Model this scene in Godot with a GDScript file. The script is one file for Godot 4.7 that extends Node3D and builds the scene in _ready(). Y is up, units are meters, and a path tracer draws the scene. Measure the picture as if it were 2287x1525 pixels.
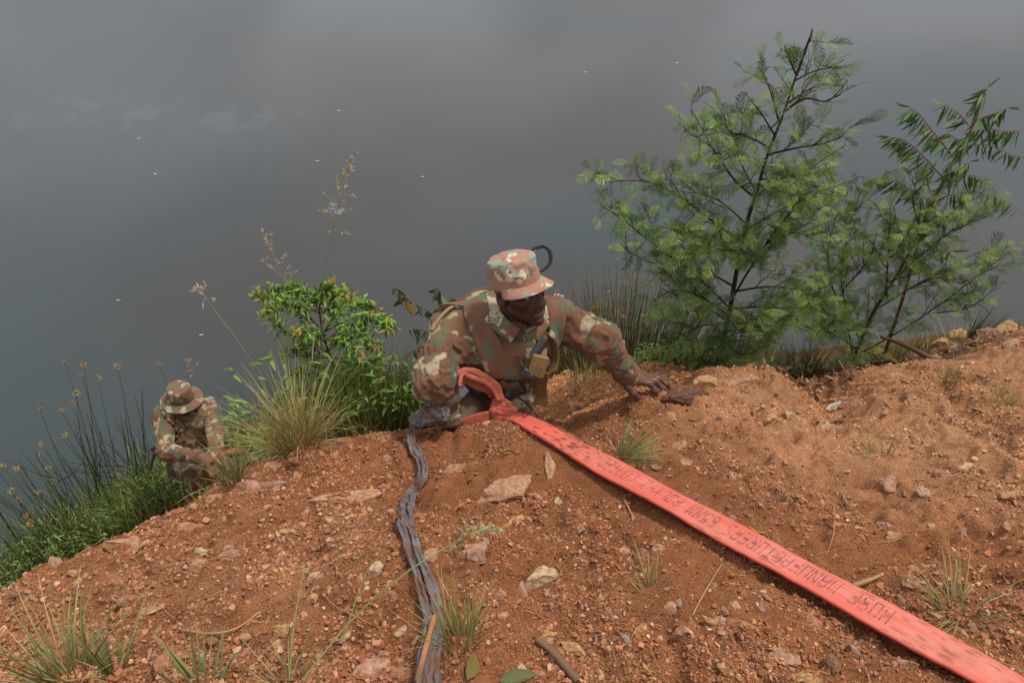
extends Node3D
# A bank of red earth above a dark dam: a soldier climbs up to a tied lay-flat hose, another waits below among the rushes.

const FOC := 1529.0
const EYE := 4.4
const CP := 0.8191520443
const SP := 0.5735764364
const TAN_Y := 0.49869195

var rng := RandomNumberGenerator.new()
var taken := {}
var eye := Vector3(0, EYE, 0)

# ------------------------------------------------------------------ places
func ray_dir(u: float, v: float) -> Vector3:
	var t := (v - 762.5) / FOC
	return Vector3((u - 1143.5) / FOC, -(t * CP + SP), -(CP - t * SP))

func at(u: float, v: float, d: float) -> Vector3:
	return eye + ray_dir(u, v) * d

func at_s(u: float, v: float, s: float) -> Vector3:
	var r := ray_dir(u, v)
	return eye + r * (s / -r.z)

func on_ground(u: float, v: float, lift := 0.0) -> Vector3:
	var r := ray_dir(u, v)
	var d := 0.9
	var last := d
	while d < 14.0:
		var p := eye + r * d
		if p.y < ground_y(p.x, -p.z):
			var lo := last
			var hi := d
			for i in 10:
				var m := 0.5 * (lo + hi)
				var q := eye + r * m
				if q.y < ground_y(q.x, -q.z):
					hi = m
				else:
					lo = m
			var e := eye + r * hi
			return Vector3(e.x, ground_y(e.x, -e.z) + lift, e.z)
		last = d
		d += 0.04
	var w := eye + r * (EYE / -r.y)
	return Vector3(w.x, 0.0, w.z)

# the same, but kept on the near side of the crest
func near_ground(u: float, v: float, inland := 0.03) -> Vector3:
	for k in 40:
		var p := on_ground(u, v + k * 5.0)
		if edge(crest, p.x, -p.z) < -inland:
			return p
	return on_ground(u, v)

func slope_up(x: float, s: float) -> Vector3:
	var e := 0.09
	return Vector3(bank_y(x - e, s) - bank_y(x + e, s), 2.0 * e, bank_y(x, s + e) - bank_y(x, s - e)).normalized()

func drop(p: Vector3, lift := 0.0) -> Vector3:
	return Vector3(p.x, ground_y(p.x, -p.z) + lift, p.z)

func rf(a: float, b: float) -> float:
	return rng.randf_range(a, b)

func rdir() -> Vector3:
	var v := Vector3(rf(-1, 1), rf(-1, 1), rf(-1, 1))
	return v.normalized() if v.length() > 0.05 else Vector3.UP

# ------------------------------------------------------------------ naming
func numbered(called: String) -> String:
	var n: int = taken.get(called, 0)
	taken[called] = n + 1
	return called if n == 0 else "%s_%03d" % [called, n]

func tag(o: Node3D, label: String, category: String, group := "", kind := "") -> Node3D:
	if label:
		o.set_meta("label", label)
	if category:
		o.set_meta("category", category)
	if group:
		o.set_meta("group", group)
	if kind:
		o.set_meta("kind", kind)
	return o

func thing(called: String, label: String, category: String, where := Vector3.ZERO, group := "") -> Node3D:
	var o := Node3D.new()
	o.name = numbered(called)
	add_child(o)
	o.position = where
	tag(o, label, category, group)
	return o

func part(called: String, m: Mesh, mat: Material, parent: Node3D, kind := "") -> MeshInstance3D:
	var o := MeshInstance3D.new()
	o.name = called
	o.mesh = m
	if mat:
		o.set_surface_override_material(0, mat)
	if kind:
		o.set_meta("kind", kind)
	o.cast_shadow = GeometryInstance3D.SHADOW_CASTING_SETTING_ON
	parent.add_child(o, true)
	return o

func top_mesh(called: String, m: Mesh, mat: Material, where := Vector3.ZERO) -> MeshInstance3D:
	var o := MeshInstance3D.new()
	o.name = numbered(called)
	o.mesh = m
	if mat:
		o.set_surface_override_material(0, mat)
	o.position = where
	add_child(o)
	return o

func scatter(called: String, m: Mesh, mat: Material, xf: Array, cols: PackedColorArray, parent: Node3D) -> MultiMeshInstance3D:
	var mm := MultiMesh.new()
	mm.transform_format = MultiMesh.TRANSFORM_3D
	mm.use_colors = cols.size() > 0
	mm.mesh = m
	mm.instance_count = xf.size()
	for i in xf.size():
		mm.set_instance_transform(i, xf[i])
		if cols.size() > 0:
			mm.set_instance_color(i, cols[i])
	var o := MultiMeshInstance3D.new()
	o.name = called if parent != self else numbered(called)
	o.multimesh = mm
	o.material_override = mat
	o.set_meta("kind", "stuff")
	parent.add_child(o, true)
	return o

# ------------------------------------------------------------------ mesh builder
class Shape:
	var v := PackedVector3Array()
	var n := PackedVector3Array()
	var c := PackedColorArray()
	var uv := PackedVector2Array()
	var idx := PackedInt32Array()
	var origin := Vector3.ZERO

	func vert(p: Vector3, nn: Vector3, col: Color, t := Vector2.ZERO) -> int:
		v.append(p - origin)
		n.append(nn)
		c.append(col)
		uv.append(t)
		return v.size() - 1

	func tri(a: int, b: int, d: int) -> void:
		idx.append(a)
		idx.append(b)
		idx.append(d)

	func quad(a: int, b: int, d: int, e: int) -> void:
		tri(a, b, d)
		tri(a, d, e)

	# a tapered strip along pts; side is the direction across
	func strip(pts: PackedVector3Array, sides: PackedVector3Array, w: PackedFloat32Array, c0: Color, c1: Color) -> void:
		var last := pts.size() - 1
		var pa := -1
		var pb := -1
		for i in pts.size():
			var t: Vector3 = pts[mini(i + 1, last)] - pts[maxi(i - 1, 0)]
			var s := sides[i]
			var nn := s.cross(t).normalized()
			var col := c0.lerp(c1, float(i) / last)
			var a := vert(pts[i] - s * w[i], nn, col)
			var b := vert(pts[i] + s * w[i], nn, col)
			if i > 0:
				quad(pa, a, b, pb)
			pa = a
			pb = b

	func blade(base: Vector3, dir: Vector3, length: float, width: float, droop: float, c0: Color, c1: Color, segs := 4, curl := Vector3.ZERO) -> Vector3:
		var pts := PackedVector3Array()
		var sides := PackedVector3Array()
		var w := PackedFloat32Array()
		var p := base
		var d := dir.normalized()
		var side := d.cross(Vector3(0.31, 0.2, 0.93)).normalized()
		if absf(d.y) < 0.9:
			side = d.cross(Vector3.UP).normalized()
		for i in segs + 1:
			pts.append(p)
			sides.append(side)
			var f := float(i) / segs
			w.append(0.5 * width * (1.0 - f * f * 0.93) * (0.75 + 0.5 * minf(f * 3.0, 0.5)))
			p += d * (length / segs)
			d = (d + Vector3(0, -droop / segs, 0) + curl / segs).normalized()
		strip(pts, sides, w, c0, c1)
		return p

	func tube(pts: PackedVector3Array, radii: PackedFloat32Array, sides: int, c0: Color, c1: Color, closed_ends := true) -> void:
		var last := pts.size() - 1
		var prev := PackedInt32Array()
		var nrm := Vector3.ZERO
		for i in pts.size():
			var t: Vector3 = (pts[mini(i + 1, last)] - pts[maxi(i - 1, 0)]).normalized()
			if i == 0:
				nrm = t.cross(Vector3(0.3, 0.5, 0.81)).normalized()
			else:
				nrm = (nrm - t * nrm.dot(t)).normalized()
			var bi := t.cross(nrm)
			var ring := PackedInt32Array()
			var col := c0.lerp(c1, float(i) / last)
			for k in sides:
				var a := TAU * k / sides
				var r := nrm * cos(a) + bi * sin(a)
				ring.append(vert(pts[i] + r * radii[i], r, col))
			if i > 0:
				for k in sides:
					var k2 := (k + 1) % sides
					quad(prev[k], ring[k], ring[k2], prev[k2])
			prev = ring
			if closed_ends and (i == 0 or i == last):
				var mid := vert(pts[i], t if i == last else -t, col)
				for k in sides:
					if i == 0:
						tri(mid, ring[k], ring[(k + 1) % sides])
					else:
						tri(mid, ring[(k + 1) % sides], ring[k])

	func commit() -> ArrayMesh:
		var arr := []
		arr.resize(Mesh.ARRAY_MAX)
		arr[Mesh.ARRAY_VERTEX] = v
		arr[Mesh.ARRAY_NORMAL] = n
		arr[Mesh.ARRAY_COLOR] = c
		arr[Mesh.ARRAY_TEX_UV] = uv
		arr[Mesh.ARRAY_INDEX] = idx
		var m := ArrayMesh.new()
		m.add_surface_from_arrays(Mesh.PRIMITIVE_TRIANGLES, arr)
		return m

	# normals from the faces, shared per vertex
	func smooth() -> void:
		for i in n.size():
			n[i] = Vector3.ZERO
		for i in range(0, idx.size(), 3):
			var a := idx[i]
			var b := idx[i + 1]
			var d := idx[i + 2]
			var f := (v[d] - v[a]).cross(v[b] - v[a])
			n[a] += f
			n[b] += f
			n[d] += f
		for i in n.size():
			n[i] = n[i].normalized() if n[i].length_squared() > 0.0 else Vector3.UP

# a smooth path through points
func curve(pts: Array, steps: int) -> PackedVector3Array:
	var out := PackedVector3Array()
	var n := pts.size()
	for i in n - 1:
		var p0: Vector3 = pts[maxi(i - 1, 0)]
		var p1: Vector3 = pts[i]
		var p2: Vector3 = pts[i + 1]
		var p3: Vector3 = pts[mini(i + 2, n - 1)]
		for k in steps:
			out.append(p1.cubic_interpolate(p2, p0, p3, float(k) / steps))
	out.append(pts[n - 1])
	return out

func taper(n: int, a: float, b: float) -> PackedFloat32Array:
	var out := PackedFloat32Array()
	for i in n:
		out.append(lerpf(a, b, float(i) / maxi(n - 1, 1)))
	return out

func noise(freq: float, oct := 1, sd := 1, warp := 0.0) -> FastNoiseLite:
	var f := FastNoiseLite.new()
	f.noise_type = FastNoiseLite.TYPE_SIMPLEX_SMOOTH
	f.frequency = freq
	f.seed = sd
	f.fractal_type = FastNoiseLite.FRACTAL_FBM if oct > 1 else FastNoiseLite.FRACTAL_NONE
	f.fractal_octaves = oct
	if warp > 0.0:
		f.domain_warp_enabled = true
		f.domain_warp_amplitude = warp
		f.domain_warp_frequency = freq * 1.7
		f.domain_warp_fractal_type = FastNoiseLite.DOMAIN_WARP_FRACTAL_NONE
	return f

# a grey texture from noise, between two greys
func grain_texture(freq: float, size: int, lo: float, hi: float, oct := 4, sd := 3) -> ImageTexture:
	var f := noise(freq, oct, sd)
	var im := f.get_seamless_image(size, size)
	im.convert(Image.FORMAT_RGB8)
	for y in size:
		for x in size:
			var g := lerpf(lo, hi, im.get_pixel(x, y).r)
			im.set_pixel(x, y, Color(g, g, g))
	return ImageTexture.create_from_image(im)

func normal_texture(freq: float, size: int, strength: float, oct := 4, sd := 5) -> ImageTexture:
	var f := noise(freq, oct, sd)
	var im := f.get_seamless_image(size, size)
	im.convert(Image.FORMAT_RGB8)
	im.bump_map_to_normal_map(strength)
	return ImageTexture.create_from_image(im)

func plain(rough := 0.8, spec := 0.4, col := Color.WHITE) -> StandardMaterial3D:
	var m := StandardMaterial3D.new()
	m.vertex_color_use_as_albedo = true
	m.albedo_color = col
	m.roughness = rough
	m.metallic_specular = spec
	return m

func lin(r: float, g: float, b: float) -> Color:
	return Color(r, g, b).linear_to_srgb()

# ------------------------------------------------------------------ the bank
var crest := PackedVector2Array([Vector2(-12, -11), Vector2(-3.3, -2.1), Vector2(-1.62, 0.25), Vector2(-1.33, 0.74), Vector2(-1.21, 1.0), Vector2(-1.04, 1.25), Vector2(-0.93, 1.42), Vector2(-0.80, 1.60), Vector2(-0.52, 1.73), Vector2(0.0, 1.745), Vector2(0.32, 1.74), Vector2(0.6, 1.88), Vector2(0.8, 2.0), Vector2(0.95, 2.0), Vector2(1.03, 1.84), Vector2(1.16, 1.82), Vector2(1.4, 2.02), Vector2(1.66, 2.25), Vector2(2.35, 2.61), Vector2(3.4, 3.2), Vector2(6.5, 4.8), Vector2(40, 18)])
var shore := PackedVector2Array([Vector2(-16, -5), Vector2(-6.2, 0.0), Vector2(-4.5, 2.1), Vector2(-3.85, 3.1), Vector2(-3.15, 4.05), Vector2(-2.2, 4.9), Vector2(-1.29, 5.4), Vector2(0.77, 5.8), Vector2(3.1, 6.2), Vector2(5.5, 6.5), Vector2(9.0, 7.6), Vector2(44, 22)])
var n_lump := noise(1.3, 2, 11)
var n_mid := noise(5.5, 3, 12)
var n_fine := noise(26.0, 3, 13)
# x, s, radius across, radius along, height
var bumps := [
	[-0.06, 2.36, 0.27, 0.30, -0.85], [0.90, 2.16, 0.26, 0.14, 0.075], [1.22, 2.05, 0.12, 0.25, -0.10], [1.55, 2.6, 0.35, 0.25, -0.14],
	[0.02, 1.66, 0.22, 0.1, 0.035], [0.54, 1.89, 0.18, 0.12, 0.080], [-0.2, 1.35, 0.2, 0.14, -0.03], [-0.05, 1.52, 0.25, 0.1, 0.02],
	[2.3, 3.6, 0.6, 0.5, -0.12], [1.6, 2.05, 0.3, 0.2, 0.05], [-0.45, 1.2, 0.25, 0.2, 0.03], [0.4, 2.6, 0.35, 0.3, 0.06],
	[0.92, 1.42, 0.045, 0.10, -0.022], [1.12, 1.66, 0.05, 0.11, -0.022], [1.42, 1.52, 0.045, 0.11, -0.02], [0.55, 1.58, 0.05, 0.09, -0.022], [0.30, 1.00, 0.05, 0.10, -0.018], [-0.45, 1.02, 0.05, 0.1, -0.02], [1.62, 1.85, 0.05, 0.1, -0.02], [-0.12, 1.2, 0.05, 0.09, -0.018]]
var side_out := 0.0
var near_pt := Vector2.ZERO

func edge(poly: PackedVector2Array, x: float, s: float) -> float:
	var best := 1e9
	var q := Vector2(x, s)
	for i in poly.size() - 1:
		var a := poly[i]
		var ab := poly[i + 1] - a
		var ap := q - a
		var h := clampf(ap.dot(ab) / ab.length_squared(), 0.0, 1.0)
		var dv := ap - ab * h
		var d2 := dv.length_squared()
		if d2 < best:
			best = d2
			near_pt = a + ab * h
			side_out = ab.x * ap.y - ab.y * ap.x
	return sqrt(best) if side_out > 0.0 else -sqrt(best)

func level(s: float) -> float:
	return 1.12 + 0.24 * s if s > 0.2 else 1.168 + (s - 0.2) * 0.04

# drop below the eye -> height; smooth shape of the bank without the small relief
func bank_y(x: float, s: float) -> float:
	var dc := edge(crest, x, s)
	var npt := near_pt
	var dw := -edge(shore, x, s)
	var d := level(s)
	var soft := 0.5 * (dc + sqrt(dc * dc + 0.0144))
	if dc > -0.6:
		var dl := level(npt.y)
		if dc > 0.0:
			d = dl
		var t := clampf(soft / maxf(soft + maxf(dw, 0.0), 0.05), 0.0, 1.0)
		var left := smoothstep(0.0, -0.8, npt.x)
		var f := lerpf(pow(t, 1.05), 1.0 - pow(1.0 - t, 1.7), left)
		f = lerpf(f, 1.0 - pow(1.0 - t, 1.45), smoothstep(1.5, 2.3, npt.x))
		d += (EYE - dl) * f
	if dw < 0.0:
		d = EYE + minf(-dw * 0.5, 1.2) + 0.02
	return EYE - d

func ground_y(x: float, s: float) -> float:
	var y := bank_y(x, s)
	for b in bumps:
		var dx: float = (x - b[0]) / b[2]
		var ds: float = (s - b[1]) / b[3]
		var e := dx * dx + ds * ds
		if e < 6.0:
			y += b[4] * exp(-e)
	# trodden flat where the long hose lies
	var hx := x + 0.02
	var hs := s - 1.72
	var hh := clampf((hx * 1.04 - hs * 1.05) / 2.184, 0.0, 1.6)
	var calm := 1.0 - 0.75 * exp(-((hx - hh * 1.04) * (hx - hh * 1.04) + (hs + hh * 1.05) * (hs + hh * 1.05)) / 0.012)
	y += 0.058 * (0.3 + 0.7 * calm) * n_lump.get_noise_2d(x, s) + 0.022 * calm * n_mid.get_noise_2d(x, s)
	if absf(x) < 6.0 and s < 9.0:
		var f := n_fine.get_noise_2d(x, s)
		var rut := 1.0 - absf(n_tone2.get_noise_2d(x * 0.8 + 0.3 * s, s * 0.35 + 9.0))
		y -= 0.030 * calm * pow(rut, 9.0)
		# small eroded ledges on the right ground
		var lv := n_tone.get_noise_2d(x * 1.7 + 3.0, s * 2.3) * 4.0
		var lf := lv - floorf(lv)
		y += 0.030 * calm * smoothstep(0.3, 0.8, x) * (floorf(lv) + smoothstep(0.36, 0.64, lf) - lv)
		y += calm * (0.011 * f + 0.010 * absf(n_fine.get_noise_2d(x * 1.9 + 5.0, s * 1.9)) + 0.006 * n_fine.get_noise_2d(x * 4.1, s * 4.1 + 3.0))
	return y

var n_tone := noise(0.9, 3, 21, 0.4)
var n_tone2 := noise(3.6, 3, 22, 0.1)
var n_speck := noise(19.0, 2, 23)
var earth := Color(0.390, 0.162, 0.075)
var earth_dark := Color(0.225, 0.081, 0.037)
var earth_pale := Color(0.535, 0.275, 0.145)
var earth_ochre := Color(0.500, 0.225, 0.092)

func earth_color(x: float, s: float, dc: float) -> Color:
	var a := n_tone.get_noise_2d(x, s)
	var b := n_tone2.get_noise_2d(x, s)
	var k := n_speck.get_noise_2d(x, s)
	var dry := smoothstep(0.35, 1.3, x + 0.35 * (s - 1.2)) * smoothstep(0.95, 1.5, s)
	var damp := exp(-pow((x - 0.25) / 0.55, 2) - pow((s - 1.15) / 0.5, 2))
	var col := earth.lerp(earth_dark, clampf(0.30 + 0.5 * b + 0.35 * damp - 0.5 * dry + 0.3 * a, 0.0, 0.9))
	col = col.lerp(earth_pale, clampf(0.72 * dry + 0.5 * a - 0.25 * damp + 0.3 * b, 0.0, 0.9))
	col = col.lerp(earth_ochre, clampf(0.9 * smoothstep(0.02, 0.3, dc) + 0.35 * b - 0.05, 0.0, 0.85))
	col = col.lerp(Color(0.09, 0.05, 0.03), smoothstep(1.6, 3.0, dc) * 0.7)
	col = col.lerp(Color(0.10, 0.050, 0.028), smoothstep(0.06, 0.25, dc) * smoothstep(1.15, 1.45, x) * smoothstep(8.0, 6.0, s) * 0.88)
	var f := 1.0 + 0.22 * k + 0.16 * b
	return Color(col.r * f, col.g * f, col.b * f)

func axis(lo: float, a: float, b: float, hi: float, fine: float, wide: float) -> PackedFloat32Array:
	var out := PackedFloat32Array()
	var left := PackedFloat32Array()
	var x := a
	var st := fine
	while x > lo:
		st = minf(st * 1.16, wide)
		x -= st
		left.append(x)
	left.reverse()
	out.append_array(left)
	x = a
	while x < b:
		out.append(x)
		x += fine
	st = fine
	while x < hi:
		out.append(x)
		st = minf(st * 1.16, wide)
		x += st
	out.append(hi)
	return out

func make_ground(mat: Material) -> void:
	var xs := axis(-150.0, -1.6, 2.5, 150.0, 0.0105, 6.0)
	var ss := axis(-60.0, 0.5, 3.1, 90.0, 0.0098, 6.0)
	var nx := xs.size()
	var ns := ss.size()
	var sh := Shape.new()
	sh.v.resize(nx * ns)
	sh.n.resize(nx * ns)
	sh.c.resize(nx * ns)
	sh.uv.resize(nx * ns)
	for j in ns:
		var s := ss[j]
		for i in nx:
			var x := xs[i]
			var y := ground_y(x, s)
			sh.v[j * nx + i] = Vector3(x, y, -s)
			var dc := edge(crest, x, s)
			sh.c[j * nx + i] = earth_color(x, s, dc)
	for j in ns - 1:
		for i in nx - 1:
			var a := j * nx + i
			sh.quad(a, a + nx, a + nx + 1, a + 1)
	sh.smooth()
	var o := top_mesh("ground", sh.commit(), mat)
	tag(o, "bare red earth bank dropping steeply to the dark water", "", "", "structure")

# ------------------------------------------------------------------ stones
func stone_mesh(sd: int, fine: int, cuts: int, flat: float) -> ArrayMesh:
	var r := RandomNumberGenerator.new()
	r.seed = sd
	# an icosphere
	var g := (1.0 + sqrt(5.0)) / 2.0
	var vs: Array[Vector3] = []
	for q in [[-1, g, 0], [1, g, 0], [-1, -g, 0], [1, -g, 0], [0, -1, g], [0, 1, g], [0, -1, -g], [0, 1, -g], [g, 0, -1], [g, 0, 1], [-g, 0, -1], [-g, 0, 1]]:
		vs.append(Vector3(q[0], q[1], q[2]).normalized())
	var fs := [0, 11, 5, 0, 5, 1, 0, 1, 7, 0, 7, 10, 0, 10, 11, 1, 5, 9, 5, 11, 4, 11, 10, 2, 10, 7, 6, 7, 1, 8, 3, 9, 4, 3, 4, 2, 3, 2, 6, 3, 6, 8, 3, 8, 9, 4, 9, 5, 2, 4, 11, 6, 2, 10, 8, 6, 7, 9, 8, 1]
	for k in fine:
		var mid := {}
		var nf := []
		for i in range(0, fs.size(), 3):
			var m := []
			for e in 3:
				var a: int = fs[i + e]
				var b: int = fs[i + (e + 1) % 3]
				var key := Vector2i(mini(a, b), maxi(a, b))
				if not mid.has(key):
					mid[key] = vs.size()
					vs.append(((vs[a] + vs[b]) * 0.5).normalized())
				m.append(mid[key])
			nf.append_array([fs[i], m[0], m[2], fs[i + 1], m[1], m[0], fs[i + 2], m[2], m[1], m[0], m[1], m[2]])
		fs = nf
	var nz := noise(1.5, 3, sd)
	var planes := []
	for k in cuts:
		var pn := Vector3(r.randf_range(-1, 1), r.randf_range(-1, 1), r.randf_range(-1, 1)).normalized()
		planes.append([pn, r.randf_range(0.34, 0.74)])
	for i in vs.size():
		var p := vs[i]
		for pl in planes:
			var o: float = p.dot(pl[0]) - pl[1]
			if o > 0.0:
				p -= pl[0] * o
		p *= 1.0 + 0.20 * nz.get_noise_3dv(vs[i])
		vs[i] = p * Vector3(1, flat, 0.8)
	var st := SurfaceTool.new()
	st.begin(Mesh.PRIMITIVE_TRIANGLES)
	st.set_smooth_group(-1)
	for i in range(0, fs.size(), 3):
		for e in [0, 2, 1]:
			var p: Vector3 = vs[fs[i + e]]
			var t := 0.93 + 0.14 * nz.get_noise_3dv(p * 4.0)
			st.set_color(Color(t, t, t))
			st.add_vertex(p)
	st.generate_normals()
	return st.commit()

var stone_tones := [Color(0.58, 0.34, 0.21), Color(0.46, 0.21, 0.125), Color(0.62, 0.38, 0.175), Color(0.44, 0.26, 0.19), Color(0.66, 0.48, 0.32), Color(0.56, 0.31, 0.22), Color(0.29, 0.15, 0.095), Color(0.38, 0.29, 0.23)]
var stone_words := ["tan", "rust red", "ochre", "dull purple", "cream", "pinkish", "dark brown", "grey"]
var stone_mats := []
var stone_shapes := []

func rough_stone_material(c: Color, relief: Texture2D, mottle: Texture2D) -> StandardMaterial3D:
	var m := StandardMaterial3D.new()
	m.vertex_color_use_as_albedo = true
	m.albedo_color = c.linear_to_srgb()
	m.albedo_texture = mottle
	m.roughness = 0.92
	m.metallic_specular = 0.3
	m.uv1_triplanar = true
	m.uv1_world_triplanar = true
	m.uv1_scale = Vector3(7, 7, 7)
	m.normal_enabled = true
	m.normal_texture = relief
	m.normal_scale = 0.8
	return m

func gravel(relief: Texture2D) -> void:
	var mat := plain(0.95, 0.25)
	var xf := []
	var cols := PackedColorArray()
	var count := 0
	var meshes := [stone_mesh(301, 1, 7, 0.62), stone_mesh(302, 1, 6, 0.8), stone_mesh(303, 1, 8, 0.45)]
	var lists := [[], [], []]
	var tints := [PackedColorArray(), PackedColorArray(), PackedColorArray()]
	var n_g := noise(2.3, 3, 77)
	while count < 185000:
		var s := 0.45 + 3.6 * pow(rng.randf(), 1.35)
		var x := rf(-0.82 * s - 0.45, 0.86 * s + 0.5)
		var dc := edge(crest, x, s)
		if dc > 1.7 or (dc > 0.25 and x < 0.1 and rng.randf() < 0.6):
			continue
		var dens := 0.07 + 0.93 * smoothstep(-0.15, 0.42, n_g.get_noise_2d(x, s) + (0.28 if x < 0.0 else 0.06) + (0.3 if dc > 0.2 else 0.0))
		if rng.randf() > dens:
			continue
		count += 1
		var r := 0.0017 + 0.0050 * pow(rng.randf(), 3.5)
		if rng.randf() < (0.05 if x < 0.1 else 0.025):
			r = rf(0.005, 0.0105)
		if dc > 0.2:
			r *= 1.6
		var k := rng.randi() % 3
		var y := ground_y(x, s)
		var b := Basis.from_euler(Vector3(rf(-0.6, 0.6), rf(0, TAU), rf(-0.6, 0.6))).scaled(Vector3(r, r, r) * rf(0.8, 1.3))
		lists[k].append(Transform3D(b, Vector3(x, y + r * 0.15, -s)))
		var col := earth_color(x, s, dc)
		if rng.randf() < 0.45:
			col = col.lerp(stone_tones[rng.randi() % 8], rf(0.2, 0.8))
		var f := rf(0.7, 1.35)
		tints[k].append(Color(col.r * f, col.g * f, col.b * f))
	var root := thing("gravel", "loose gravel and small chips scattered over the red earth", "gravel")
	root.set_meta("kind", "stuff")
	for k in 3:
		scatter("chips", meshes[k], mat, lists[k], tints[k], root)

func stone(u: float, v: float, wide: float, tall: float, tone: int, label: String, sink := 0.35, turn := 0.0, called := "rock", cat := "rock", col := Color(0, 0, 0, 0)) -> Node3D:
	# wide, tall: size in pixels of the photograph where it lies
	var p := on_ground(u, v)
	var d := (p - eye).dot(Vector3(0, -SP, -CP))
	var w := 1.18 * wide * d / FOC
	var h := 1.18 * tall * d / FOC
	var o := top_mesh(called, stone_mesh(int(u * 7 + v), 3, 9, 0.75), stone_mats[tone] if col.a == 0.0 else rough_stone_material(col, stone_mats[0].normal_texture, stone_mats[0].albedo_texture))
	o.scale = Vector3(w * 0.56, minf(w * 0.4, h * 0.62), h * 0.72)
	o.rotation = Vector3(0.25, turn, 0)
	o.position = p - Vector3(0, o.scale.y * (sink - 0.25), 0)
	tag(o, label, cat, "larger rocks set in the bank")
	return o

# soft clouds over the whole sky, all of a kind
func cloud_cover() -> ImageTexture:
	var w := 512
	var h := 256
	var im := Image.create(w, h, false, Image.FORMAT_RGBA8)
	var n := noise(1.7, 3, 161, 0.3)
	for y in h:
		var el := PI * (0.5 - (y + 0.5) / h)
		for x in w:
			var az := TAU * (x + 0.5) / w
			var d := Vector3(cos(el) * sin(az), sin(el) * 2.2, cos(el) * cos(az))
			var a := smoothstep(-0.3, 0.45, n.get_noise_3dv(d))
			im.set_pixel(x, y, Color(0.60, 0.61, 0.63, a * 0.36))
	return ImageTexture.create_from_image(im)

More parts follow.
